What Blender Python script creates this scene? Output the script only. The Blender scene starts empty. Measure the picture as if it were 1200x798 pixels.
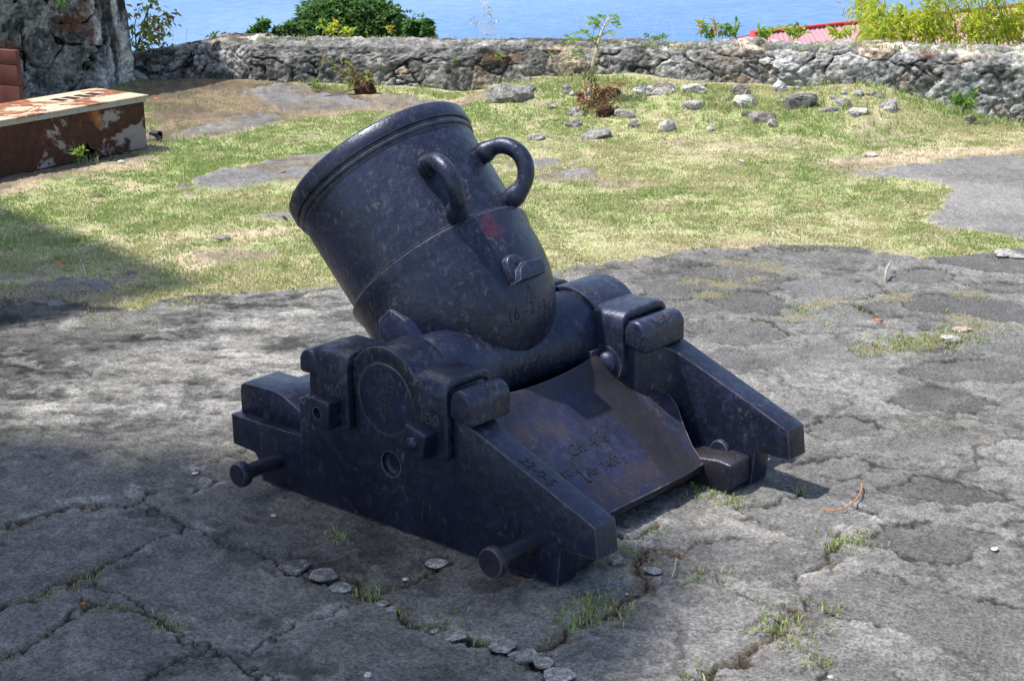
import bpy, bmesh, math, random
import numpy as np
from mathutils import Vector, Matrix
SC = bpy.context.scene
COL = SC.collection
RNG = np.random.default_rng(7)
PI = math.pi
R = math.radians
# ---------------------------------------------------------------- camera
F, CAM = 2000.6, np.array([2.6076, -2.9291, 1.573])
YAW, PITCH, ROLL = 2.2939, -0.3019, -0.0148
_cy, _sy, _cp, _sp = math.cos(YAW), math.sin(YAW), math.cos(PITCH), math.sin(PITCH)
FW = np.array([_cy*_cp, _sy*_cp, _sp]); _rt = np.array([_sy, -_cy, 0.0]); _up = np.cross(_rt, FW)
RT = math.cos(ROLL)*_rt + math.sin(ROLL)*_up
UP = math.cos(ROLL)*_up - math.sin(ROLL)*_rt
cam = bpy.data.objects.new('camera', bpy.data.cameras.new('camera')); COL.objects.link(cam)
cam.matrix_world = Matrix([[RT[0], UP[0], -FW[0], CAM[0]], [RT[1], UP[1], -FW[1], CAM[1]], [RT[2], UP[2], -FW[2], CAM[2]], [0, 0, 0, 1]])
cam.data.sensor_width = 36; cam.data.lens = F/1200*36; cam.data.clip_end = 60000; cam.data.clip_start = .05
SC.camera = cam
def ray(px, py): return FW + RT*(px-600)/F + UP*(399-py)/F
def far(px, py, d): return CAM + ray(px, py)*d           # point d metres along the view axis
def flat(px, py, z=0.0):
    r = ray(px, py); return CAM + r*((z-CAM[2])/r[2])
# ---------------------------------------------------------------- noise
def _h(ix, iy, iz, seed):
    n = (ix.astype(np.int64)*374761393 + iy.astype(np.int64)*668265263 + iz.astype(np.int64)*2147483647 + seed*974634777) & 0xFFFFFFFF
    n = ((n ^ (n >> 13))*1274126177) & 0xFFFFFFFF
    n = ((n ^ (n >> 15))*2246822519) & 0xFFFFFFFF
    return ((n ^ (n >> 16)) & 0xFFFFFF)/float(0xFFFFFF)
def vn2(x, y, seed=0):
    ix, iy = np.floor(x), np.floor(y); fx, fy = x-ix, y-iy
    fx = fx*fx*(3-2*fx); fy = fy*fy*(3-2*fy); z = np.zeros_like(ix)
    a, b, c, d = _h(ix, iy, z, seed), _h(ix+1, iy, z, seed), _h(ix, iy+1, z, seed), _h(ix+1, iy+1, z, seed)
    return (a*(1-fx)+b*fx)*(1-fy) + (c*(1-fx)+d*fx)*fy
def fbm2(x, y, o=4, seed=0, g=.5):
    s = np.zeros_like(x); a = 1.0; t = 0
    for k in range(o):
        s += a*vn2(x*2**k+17.3*k, y*2**k-9.1*k, seed+k); t += a; a *= g
    return s/t
def vn3(x, y, z, seed=0):
    ix, iy, iz = np.floor(x), np.floor(y), np.floor(z); fx, fy, fz = x-ix, y-iy, z-iz
    fx = fx*fx*(3-2*fx); fy = fy*fy*(3-2*fy); fz = fz*fz*(3-2*fz); r = 0
    for dz in (0, 1):
        a, b, c, d = _h(ix, iy, iz+dz, seed), _h(ix+1, iy, iz+dz, seed), _h(ix, iy+1, iz+dz, seed), _h(ix+1, iy+1, iz+dz, seed)
        r = r + ((a*(1-fx)+b*fx)*(1-fy) + (c*(1-fx)+d*fx)*fy)*(fz if dz else 1-fz)
    return r
def fbm3(p, s, o=4, seed=0, g=.5):
    r = np.zeros(len(p)); a = 1.0; t = 0
    for k in range(o):
        q = p*s*2**k; r += a*vn3(q[:, 0]+3.7*k, q[:, 1]-5.1*k, q[:, 2]+8.3*k, seed+k); t += a; a *= g
    return r/t
def worley2(x, y, seed=0, jit=.9):
    ix, iy = np.floor(x), np.floor(y); f1 = np.full_like(x, 9.0); f2 = np.full_like(x, 9.0); cid = np.zeros_like(x); z = np.zeros_like(ix)
    for dx in (-1, 0, 1):
        for dy in (-1, 0, 1):
            cx, cy = ix+dx, iy+dy
            px = cx+.5+jit*(_h(cx, cy, z, seed)-.5); py = cy+.5+jit*(_h(cx, cy, z, seed+11)-.5)
            d = np.hypot(px-x, py-y); c = _h(cx, cy, z, seed+23)
            m = d < f1
            f2 = np.where(m, f1, np.minimum(f2, d)); cid = np.where(m, c, cid); f1 = np.where(m, d, f1)
    return f1, f2, cid
def ss(x, a, b):
    t = np.clip((x-a)/(b-a), 0, 1); return t*t*(3-2*t)
def lerp(a, b, t): return a*(1-t[..., None]) + np.asarray(b)*t[..., None]
def sdf_poly(x, y, P):                                    # signed distance to a polygon, negative inside
    P = np.asarray(P); n = len(P); d = np.full_like(x, 1e9); ins = np.zeros(x.shape, bool)
    for i in range(n):
        a, b = P[i], P[(i+1) % n]; e = b-a; wx, wy = x-a[0], y-a[1]
        t = np.clip((wx*e[0]+wy*e[1])/(e@e+1e-12), 0, 1)
        d = np.minimum(d, (wx-e[0]*t)**2+(wy-e[1]*t)**2)
        c = (a[1] > y) != (b[1] > y)
        with np.errstate(divide='ignore', invalid='ignore'):
            ins ^= c & (x < (b[0]-a[0])*(y-a[1])/(b[1]-a[1])+a[0])
    d = np.sqrt(d); return np.where(ins, -d, d)
def sdf_line(x, y, P):                                    # distance to an open polyline
    d = np.full_like(x, 1e9)
    for a, b in zip(P[:-1], P[1:]):
        e = b-a; wx, wy = x-a[0], y-a[1]; t = np.clip((wx*e[0]+wy*e[1])/(e@e+1e-12), 0, 1)
        d = np.minimum(d, (wx-e[0]*t)**2+(wy-e[1]*t)**2)
    return np.sqrt(d)
# ---------------------------------------------------------------- meshes
def np_mesh(name, v, f, col=None, smooth=True, sharp=None):
    v = np.asarray(v, np.float32); f = np.asarray(f, np.int32); k = f.shape[1]
    me = bpy.data.meshes.new(name)
    me.vertices.add(len(v)); me.vertices.foreach_set('co', v.ravel())
    me.loops.add(f.size); me.loops.foreach_set('vertex_index', f.ravel())
    me.polygons.add(len(f)); me.polygons.foreach_set('loop_start', np.arange(0, f.size, k, dtype=np.int32))
    me.polygons.foreach_set('loop_total', np.full(len(f), k, np.int32))
    me.polygons.foreach_set('use_smooth', np.full(len(f), smooth, bool))
    me.update(calc_edges=True)
    if col is not None:
        a = me.color_attributes.new('Col', 'FLOAT_COLOR', 'POINT')
        c = np.ones((len(v), 4), np.float32); c[:, :3] = col; a.data.foreach_set('color', c.ravel())
    if sharp: me.set_sharp_from_angle(angle=R(sharp))
    return me
def link(name, me, mat=None, parent=None):
    o = bpy.data.objects.new(name, me); COL.objects.link(o)
    if mat is not None: me.materials.append(mat)
    if parent is not None: o.parent = parent
    return o
def tag(o, label=None, cat=None, group=None, kind=None):
    if label: o['label'] = label
    if cat: o['category'] = cat
    if group: o['group'] = group
    if kind: o['kind'] = kind
    return o
def empty(name, loc, label, cat, group=None):
    o = bpy.data.objects.new(name, None); COL.objects.link(o); o.location = Vector(loc); o.empty_display_size = .1
    bpy.context.view_layer.update()
    return tag(o, label, cat, group)
def put(o, parent):                                       # parent while keeping world coordinates of mesh data
    def world(p): return (world(p.parent) @ p.matrix_parent_inverse if p.parent else Matrix.Identity(4)) @ Matrix.Translation(p.location)
    o.parent = parent; o.matrix_parent_inverse = world(parent).inverted()
    return o
def recentre(o, loc):                                     # give a world-space mesh an origin of its own
    loc = Vector(loc); o.data.transform(Matrix.Translation(-loc)); o.location = loc
    return o
def bm_link(name, bm, mat, parent=None, bevel=0, seg=2, sharp=35, ang=30):
    bmesh.ops.remove_doubles(bm, verts=bm.verts, dist=1e-5)
    bmesh.ops.recalc_face_normals(bm, faces=bm.faces)
    if bevel:
        es = [e for e in bm.edges if e.is_manifold and e.calc_face_angle(0) > R(ang)]
        bmesh.ops.bevel(bm, geom=es, offset=bevel, segments=seg, profile=.5, affect='EDGES', clamp_overlap=True)
    me = bpy.data.meshes.new(name); bm.to_mesh(me); bm.free()
    for p in me.polygons: p.use_smooth = True
    me.set_sharp_from_angle(angle=R(sharp))
    o = link(name, me, mat)
    return put(o, parent) if parent is not None else o
def prism(bm, pts, axis, a, b):                           # polygon pts in the plane normal to axis, extruded a..b
    def v(p, t): return {'x': (t, p[0], p[1]), 'y': (p[0], t, p[1]), 'z': (p[0], p[1], t)}[axis]
    A = [bm.verts.new(v(p, a)) for p in pts]; B = [bm.verts.new(v(p, b)) for p in pts]; n = len(pts)
    bm.faces.new(A); bm.faces.new(B[::-1])
    for i in range(n): bm.faces.new((A[i], B[i], B[(i+1) % n], A[(i+1) % n]))
def box(bm, x0, x1, y0, y1, z0, z1): prism(bm, [(x0, y0), (x1, y0), (x1, y1), (x0, y1)], 'z', z0, z1)
def lathe(bm, prof, org, axis, n=64, closed=False):        # prof (t along axis, radius)
    ax = Vector(axis).normalized(); a = ax.orthogonal().normalized(); b = ax.cross(a); org = Vector(org); rings = []
    for t, r in prof:
        if r < 1e-6: rings.append([bm.verts.new(org+ax*t)])
        else: rings.append([bm.verts.new(org+ax*t+(a*math.cos(2*PI*i/n)+b*math.sin(2*PI*i/n))*r) for i in range(n)])
    for p, q in zip(rings[:-1], rings[1:]):
        for i in range(n):
            j = (i+1) % n
            if len(p) == 1 and len(q) > 1: bm.faces.new((p[0], q[j], q[i]))
            elif len(q) == 1 and len(p) > 1: bm.faces.new((p[i], p[j], q[0]))
            elif len(p) > 1: bm.faces.new((p[i], p[j], q[j], q[i]))
def tube_np(pts, rad, n=8):
    pts = np.asarray(pts, float); m = len(pts); rad = np.broadcast_to(rad, (m,)); T = np.gradient(pts, axis=0); T /= np.linalg.norm(T, axis=1)[:, None]+1e-12
    ref = np.array([0, 0, 1.0]) if abs(T[0][2]) < .9 else np.array([1.0, 0, 0]); N = np.cross(T[0], ref); N /= np.linalg.norm(N); V = []
    for i in range(m):
        N = N-T[i]*(N@T[i]); N /= np.linalg.norm(N); B = np.cross(T[i], N); a = np.arange(n)*2*PI/n
        V.append(pts[i]+rad[i]*(np.cos(a)[:, None]*N+np.sin(a)[:, None]*B))
    V = np.concatenate(V); f = []
    for i in range(m-1):
        for k in range(n): f.append((i*n+k, i*n+(k+1) % n, (i+1)*n+(k+1) % n, (i+1)*n+k))
    c0, c1 = len(V), len(V)+1; V = np.vstack([V, pts[0], pts[-1]])
    for k in range(n): f.append((c0, (k+1) % n, k, k)); f.append((c1, (m-1)*n+k, (m-1)*n+(k+1) % n, (m-1)*n+(k+1) % n))
    return V, f
class MB:                                                 # gathers triangles / quads into one mesh
    def __init__(s): s.v = []; s.f = []; s.c = []; s.n = 0
    def add(s, v, f, col=(1, 1, 1)):
        v = np.asarray(v, float); s.v.append(v); s.f += [tuple(int(i)+s.n for i in q) for q in f]; s.n += len(v)
        c = np.asarray(col, float); s.c.append(np.broadcast_to(c, (len(v), 3)) if c.ndim == 1 else c)
    def tube(s, pts, rad, n=6, col=(1, 1, 1)): s.add(*tube_np(pts, rad, n), col)
    def link(s, name, mat, parent=None, smooth=True, sharp=None):
        me = bpy.data.meshes.new(name); V = np.concatenate(s.v); fs = []
        for q in s.f:
            t = []
            for i in q:
                if i not in t: t.append(i)
            if len(t) > 2: fs.append(t)
        me.from_pydata(V.tolist(), [], fs); me.update()
        a = me.color_attributes.new('Col', 'FLOAT_COLOR', 'POINT'); c = np.ones((len(V), 4), np.float32); c[:, :3] = np.concatenate(s.c); a.data.foreach_set('color', c.ravel())
        me.polygons.foreach_set('use_smooth', np.full(len(me.polygons), smooth, bool))
        if sharp: me.set_sharp_from_angle(angle=R(sharp))
        o = link(name, me, mat)
        return put(o, parent) if parent is not None else o
def spline(pts, n=24):
    P = np.asarray(pts, float); Q = np.vstack([2*P[0]-P[1], P, 2*P[-1]-P[-2]]); out = []
    m = len(P)-1
    for u in np.linspace(0, m-1e-9, n):
        i = int(u); t = u-i; a, b, c, d = Q[i], Q[i+1], Q[i+2], Q[i+3]
        out.append(.5*((2*b)+(-a+c)*t+(2*a-5*b+4*c-d)*t*t+(-a+3*b-3*c+d)*t**3))
    return np.array(out)
# ---------------------------------------------------------------- materials
class NT:
    def __init__(s, name):
        s.m = bpy.data.materials.new(name); s.m.use_nodes = True; s.t = s.m.node_tree; s.t.nodes.clear()
        s.out = s.n('ShaderNodeOutputMaterial'); s.b = s.n('ShaderNodeBsdfPrincipled'); s.l(s.b.outputs[0], s.out.inputs[0])
    def n(s, t, **k):
        o = s.t.nodes.new(t)
        for a, v in k.items(): setattr(o, a, v)
        return o
    def l(s, a, b): s.t.links.new(a, b)
    def inp(s, sock, v):
        if isinstance(v, bpy.types.NodeSocket): s.l(v, sock)
        elif v is not None: sock.default_value = v
    def coord(s, scale=None, kind='Object'):
        c = s.n('ShaderNodeTexCoord').outputs[kind]
        if scale is None: return c
        m = s.n('ShaderNodeMapping'); s.l(c, m.inputs[0]); m.inputs['Scale'].default_value = scale; return m.outputs[0]
    def noise(s, sc, d=4, r=.55, co=None, dist=0):
        x = s.n('ShaderNodeTexNoise'); x.inputs['Scale'].default_value = sc; x.inputs['Detail'].default_value = d; x.inputs['Roughness'].default_value = r; x.inputs['Distortion'].default_value = dist
        if co is not None: s.l(co, x.inputs['Vector'])
        return x.outputs[0]
    def ramp(s, f, *st):
        x = s.n('ShaderNodeValToRGB'); e = x.color_ramp.elements
        while len(e) < len(st): e.new(.5)
        for q, (p, c) in zip(e, st): q.position = p; q.color = (c, c, c, 1) if isinstance(c, (int, float)) else (*c, 1)
        s.l(f, x.inputs[0]); return x.outputs[0]
    def mix(s, f, a, b, mode='MIX'):
        x = s.n('ShaderNodeMix', data_type='RGBA', blend_type=mode); s.inp(x.inputs[0], f)
        for k, v in ((6, a), (7, b)):
            s.inp(x.inputs[k], (*v, 1) if isinstance(v, tuple) else v)
        return x.outputs[2]
    def math(s, op, a, b=None):
        x = s.n('ShaderNodeMath', operation=op); s.inp(x.inputs[0], a); s.inp(x.inputs[1], b); return x.outputs[0]
    def bump(s, h, st, dist=.01, prev=None):
        x = s.n('ShaderNodeBump'); x.inputs['Strength'].default_value = st; x.inputs['Distance'].default_value = dist; s.l(h, x.inputs['Height'])
        if prev is not None: s.l(prev, x.inputs['Normal'])
        return x.outputs[0]
    def attr(s, name='Col'): return s.n('ShaderNodeAttribute', attribute_name=name).outputs['Color']
    def set(s, **k):
        for a, v in k.items():
            sock = s.b.inputs[a.replace('_', ' ')]
            s.inp(sock, (*v, 1) if isinstance(v, tuple) and len(v) == 3 and sock.type == 'RGBA' else v)
        return s
def iron(name, base, dark, fleck_amt, wear=None, spot=None, dirt=False, rough=(.27, .46), fleck_col=(.15, .135, .105)):
    s = NT(name); co = s.coord()
    big = s.noise(5, 5, .6, co); mid = s.noise(38, 6, .65, co); fine = s.noise(190, 4, .6, co)
    c = s.mix(s.ramp(big, (.35, 0), (.68, 1)), dark, base)
    c = s.mix(s.math('MULTIPLY', s.ramp(mid, (.5, 0), (.72, 1)), .6), c, tuple(min(1, v*1.9+.005) for v in base))
    if wear:
        w = s.math('MULTIPLY', s.ramp(s.noise(9, 6, .6, co, .6), (.47, 0), (.62, 1)), .85); c = s.mix(w, c, wear)
    mp = s.coord((1, 1, .6)); fl = s.math('MULTIPLY', s.ramp(s.noise(75, 7, .74, mp, .7), (.60-.05*fleck_amt, 0), (.68-.04*fleck_amt, 1)), s.ramp(s.noise(8, 5, .65, co), (.42, .0), (.6, 1)))
    c = s.mix(s.math('MULTIPLY', fl, .55), c, fleck_col)
    ge = s.n('ShaderNodeNewGeometry'); bv = s.n('ShaderNodeBevel'); bv.samples = 6; bv.inputs[0].default_value = .007; dp = s.n('ShaderNodeVectorMath', operation='DOT_PRODUCT'); s.l(bv.outputs[0], dp.inputs[0]); s.l(ge.outputs['Normal'], dp.inputs[1]); ed = s.math('MULTIPLY', s.ramp(dp.outputs['Value'], (.88, 1), (.975, 0)), s.ramp(s.noise(30, 4, .65, co), (.35, .15), (.6, 1))); c = s.mix(s.math('MULTIPLY', ed, .75), c, (.26, .24, .25))
    pin = s.ramp(s.noise(260, 2, .5, co), (.70, 0), (.76, 1)); c = s.mix(s.math('MULTIPLY', pin, .5), c, (.28, .26, .24))
    if dirt:
        sx = s.n('ShaderNodeSeparateXYZ'); s.l(co, sx.inputs[0]); yy = s.math('ADD', sx.outputs[1], s.math('MULTIPLY', s.math('SUBTRACT', s.noise(14, 5, .6, co), .5), .06))
        band = s.math('MULTIPLY', s.ramp(s.math('ADD', s.math('MULTIPLY', yy, 2), .5), (.72, 0), (.76, 1)), s.ramp(s.math('ADD', s.math('MULTIPLY', yy, 2), .5), (.97, 1), (.985, 0))); c = s.mix(s.math('MULTIPLY', band, .85), c, (.017, .0145, .0135))
        dark_tone = s.ramp(s.math('ADD', s.math('MULTIPLY', sx.outputs[0], 4), s.math('MULTIPLY', s.noise(20, 5, .6, co), .25)), (.55, 1), (.85, 0)); c = s.mix(s.math('MULTIPLY', dark_tone, .6), c, (.030, .024, .024))  # darker brown towards the lip end of the plate
    if spot:
        g = s.n('ShaderNodeVectorMath', operation='DISTANCE'); s.l(co, g.inputs[0]); g.inputs[1].default_value = spot
        d = s.math('ADD', g.outputs['Value'], s.math('MULTIPLY', s.noise(60, 4, .6, co), .05)); c = s.mix(s.math('MULTIPLY', s.ramp(d, (.035, 1), (.062, 0)), .27), c, (.24, .022, .022))
    s.set(Base_Color=c, Roughness=s.ramp(s.noise(24, 4, .6, co), (.3, rough[0]), (.7, rough[1])), Metallic=0.0)
    s.b.inputs['Specular IOR Level'].default_value = .55; s.b.inputs['Specular Tint'].default_value = (.70, .78, 1, 1)
    b = s.bump(s.noise(14, 4, .6, co), .22, .012); b = s.bump(mid, .38, .005, b); b = s.bump(fine, .30, .002, b); s.set(Normal=b)
    return s.m
def colmat(name, var=(.75, 1.25), sc=60, rough=.85, bump=.4, bd=.005, sc2=300, trans=0.0, spec=.3, lo=.25, hi=.75):
    s = NT(name); co = s.coord(); a = s.attr()
    n1 = s.noise(sc, 6, .65, co); n2 = s.noise(sc2, 4, .7, co)
    c = s.mix(1.0, a, s.ramp(n1, (lo, var[0]), (hi, var[1])), 'MULTIPLY'); c = s.mix(1.0, c, s.ramp(n2, (lo, var[0]), (hi, var[1])), 'MULTIPLY')
    s.set(Base_Color=c, Roughness=rough); s.b.inputs['Specular IOR Level'].default_value = spec
    if bump:
        b = s.bump(n1, bump, bd); b = s.bump(n2, bump*.8, bd*.35, b); s.set(Normal=b)
    if trans:
        t = s.n('ShaderNodeBsdfTranslucent'); s.l(c, t.inputs[0]); m = s.n('ShaderNodeMixShader'); m.inputs[0].default_value = trans
        s.l(s.b.outputs[0], m.inputs[1]); s.l(t.outputs[0], m.inputs[2]); s.l(m.outputs[0], s.out.inputs[0])
    return s.m
M_IRON = iron('painted iron', (.016, .020, .052), (.007, .009, .022), 1.1)
M_BARREL = iron('painted iron barrel', (.016, .019, .043), (.007, .0085, .019), 1.3, spot=(-.006, -.033, .637))
M_DARKIRON = iron('painted iron cheek', (.016, .019, .043), (.007, .0085, .019), 1.0)
M_PLATE = iron('worn floor plate', (.018, .021, .056), (.010, .011, .024), .7, wear=(.036, .027, .030), rough=(.46, .64), dirt=True)
M_TOP = iron('scuffed iron', (.020, .024, .052), (.009, .011, .023), 1.7)
M_RUSTPIN = iron('rusted pin', (.018, .019, .036), (.010, .010, .018), .9, wear=(.036, .028, .028))
M_HOLE_SHADE = NT('painted hole shade').set(Base_Color=(.006, .006, .008), Roughness=.8).m  # near-black colour in place of the shade inside holes and slots
M_CUT = NT('cut lettering').set(Base_Color=(.006, .006, .009), Roughness=.75).m
M_CUTDIM = NT('worn lettering').set(Base_Color=(.055, .050, .048), Roughness=.7).m
M_CUTFAINT = NT('faint lettering').set(Base_Color=(.024, .024, .034), Roughness=.7).m
# ================================================================= MORTAR
MORTAR = empty('mortar', (0, 0, 0), 'squat blue-black iron mortar on its low iron bed, muzzle tilted up and away', 'mortar')
EL = .8378; AX = Vector((-math.cos(EL), 0, math.sin(EL))); ORG = Vector((-.034, 0, .3106)); WV = Vector((0, 1, 0)).cross(AX)   # AX along the bore
WV = -WV if WV.z < 0 else WV                               # upper side of the barrel
def breech(n=22):
    out = []
    for i in range(1, n+1):
        t = i/n*PI/2; out.append((.205-.272*math.sin(t)**1.0, .2385*max(0, math.cos(t))**.80))
    return out
PROF = [(.16, 0), (.16, .095), (.22, .118), (.30, .140), (.34, .158), (.572, .160), (.578, .166), (.579, .236), (.576, .245), (.570, .2505), (.538, .2515), (.534, .2495), (.5325, .2415),
        (.5285, .2400), (.5255, .2415), (.524, .2462), (.519, .2468), (.516, .2450), (.5145, .2385), (.512, .2380), (.510, .2400), (.40, .2385), (.30, .2355), (.2705, .2345), (.2695, .2315), (.2665, .2312), (.2655, .2425), (.263, .2453),
        (.257, .2458), (.224, .2392), (.2215, .2388)] + breech()
PROF[-1] = (PROF[-1][0], 0)
def prof_r(l):
    q = sorted([p for p in PROF[19:]]); ls = [p[0] for p in q]; rs = [p[1] for p in q]
    return float(np.interp(l, ls, rs))
bm = bmesh.new(); lathe(bm, PROF, ORG, AX, 160)
BARREL = bm_link('barrel', bm, M_BARREL, MORTAR, sharp=42)
def on_barrel(l, y, lift=0.0):                             # point on the upper side of the barrel
    r = prof_r(l)+lift; w = math.sqrt(max(1e-9, r*r-y*y)); return ORG+AX*l+Vector((0, y, 0))+WV*w
# trunnions: cylinder across the bed swelling into the breech
bm = bmesh.new()
tp = [(-.4035, 0), (-.4035, .083), (-.4015, .085), (-.31, .0855), (-.292, .094), (-.278, .103), (-.255, .110), (-.20, .112), (-.15, .105), (-.11, .097), (-.06, .090), (0, .087)]
tp = tp + [(-a, r) for a, r in tp[-2::-1]]
lathe(bm, tp, (-.004, 0, .3105), (0, 1, 0), 72)
put(bm_link('trunnion', bm, M_IRON, None, sharp=40), BARREL)
# handles
def handle(sy):
    y0 = .094*sy; pts = []
    out_dir = (WV*math.cos(.41)+Vector((0, sy, 0))*math.sin(.41))
    for l, h in ((.418, -.02), (.420, .020), (.412, .052), (.392, .074), (.362, .086), (.330, .082), (.303, .062), (.290, .032), (.284, -.02)):
        b = on_barrel(l, y0); pts.append(b+out_dir*h)
    P = spline([tuple(p) for p in pts], 40); u = np.linspace(0, 1, 40)
    rad = .0180+.0032*np.sin(PI*u)+.008*np.exp(-((u-.10)/.06)**2)+.008*np.exp(-((u-.91)/.06)**2)
    mb = MB(); mb.tube(P, rad, 20); o = mb.link('lifting_handle', M_BARREL, None, sharp=60); return put(o, BARREL)
handle(-1); handle(1)
# vent block: round pan with a bar across it
bm = bmesh.new(); c = on_barrel(.112, -.020, -.012)
nrm = (WV*math.cos(.12)-AX*math.sin(.25)).normalized(); ex = Vector((0, 1, 0)); ey = nrm.cross(ex).normalized(); nrm = ex.cross(ey).normalized()
ey = -ey if ey.dot(AX) < 0 else ey
def blk(pts, h0, h1):
    pts = [(p[0]*.90, p[1]*.92) for p in pts]; A = [bm.verts.new(c+ex*p[0]+ey*p[1]+nrm*h0) for p in pts]; B = [bm.verts.new(c+ex*p[0]*.93+ey*p[1]*.93+nrm*h1) for p in pts]; n = len(pts)
    bm.faces.new(A); bm.faces.new(B[::-1])
    for i in range(n): bm.faces.new((A[i], B[i], B[(i+1) % n], A[(i+1) % n]))
blk([(-.045, -.026)]+[(-.013+.034*math.cos(t), .010+.034*math.sin(t)) for t in np.linspace(PI*1.05, .15, 9)]+[(.024, -.026)], -.01, .025)
blk([(-.043, -.036), (.066, -.034), (.074, -.004), (.070, .008), (.005, .012), (-.026, -.002)], -.012, .044)
vb = bm_link('vent_block', bm, M_TOP, None, bevel=.004, seg=3); put(vb, BARREL)
bm = bmesh.new(); q = c+ex*-.010+ey*.014+nrm*.025; lathe(bm, [(0, 0), (0, .0048), (.0008, .0048), (.0008, 0)], q, nrm, 14)
put(bm_link('vent_hole', bm, M_HOLE_SHADE, None), BARREL)  # flat dark disc in place of an open hole
# wedge shaped stops between trunnion and barrel
for sy in (-1, 1):
    bm = bmesh.new(); P0 = [(-.18, .30), (-.18, .427), (-.143, .461), (-.093, .443), (-.074, .407), (-.05, .36), (-.05, .30)]; P1 = [(-.15, .30), (-.15, .42), (-.11, .45), (-.05, .43), (-.01, .395), (.02, .36), (.02, .30)]
    A = [bm.verts.new((p[0], .246*sy, p[1])) for p in P0]; B = [bm.verts.new((p[0], .10*sy, p[1])) for p in P1]
    bm.faces.new(A); bm.faces.new(B)
    for i in range(7): bm.faces.new((A[i], A[(i+1) % 7], B[(i+1) % 7], B[i]))
    put(bm_link('elevation_stop', bm, M_IRON, None, bevel=.003), BARREL)
# ---- lettering
def text_mesh(body, size, name, mapf, mat, parent, extrude=.0012, bold=0.0):
    cu = bpy.data.curves.new(name, 'FONT'); cu.body = body; cu.size = size; cu.extrude = 0; cu.align_x = 'CENTER'; cu.offset = bold-size*.010; cu.resolution_u = 4
    o = bpy.data.objects.new(name, cu); COL.objects.link(o); dg = bpy.context.evaluated_depsgraph_get(); dg.update()
    me0 = o.evaluated_get(dg).to_mesh(); bm = bmesh.new(); bm.from_mesh(me0); o.evaluated_get(dg).to_mesh_clear()
    bpy.data.objects.remove(o); bpy.data.curves.remove(cu)
    bmesh.ops.triangulate(bm, faces=bm.faces[:]); bmesh.ops.subdivide_edges(bm, edges=[e for e in bm.edges if e.calc_length() > size*.25], cuts=1)
    r = bmesh.ops.extrude_face_region(bm, geom=bm.faces[:])
    for v in r['geom']:
        if isinstance(v, bmesh.types.BMVert): v.co.z = extrude
    for v in bm.verts: v.co = Vector(mapf(v.co.x, v.co.y, v.co.z-extrude*.35))
    me = bpy.data.meshes.new(name); bm.to_mesh(me); bm.free(); o = link(name, me, mat); return put(o, parent)
def barrel_map(l0, y0):
    def f(s, t, h):
        y = y0+s; l = l0+t; return on_barrel(l, y, h)
    return f
text_mesh('16 - 2 - 1', .036, 'weight_marking', barrel_map(.010, -.012), M_CUT, BARREL)
for i, (a, b) in enumerate((((0, .034), (-.016, 0)), ((0, .034), (.016, 0)), ((0, .034), (0, .004)))):
    pass
bm = bmesh.new()
for a, b in (((0, .034), (-.016, 0)), ((0, .034), (.016, 0)), ((0, .034), (0, .004))):
    d = Vector((b[0]-a[0], b[1]-a[1])); n = Vector((-d.y, d.x)).normalized()*.0016; vs = []
    for lift in (-.001, .0009):
        vs.append([bm.verts.new(on_barrel(.036+p[1]+n.y*s, -.002+p[0]+n.x*s, lift)) for p, s in ((a, 1), (a, -1), (b, -1), (b, 1))])
    bm.faces.new(vs[1]); bm.faces.new(vs[0][::-1])
    for i in range(4): bm.faces.new((vs[0][i], vs[0][(i+1) % 4], vs[1][(i+1) % 4], vs[1][i]))
put(bm_link('broad_arrow_marking', bm, M_CUTFAINT, None), BARREL)

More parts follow.
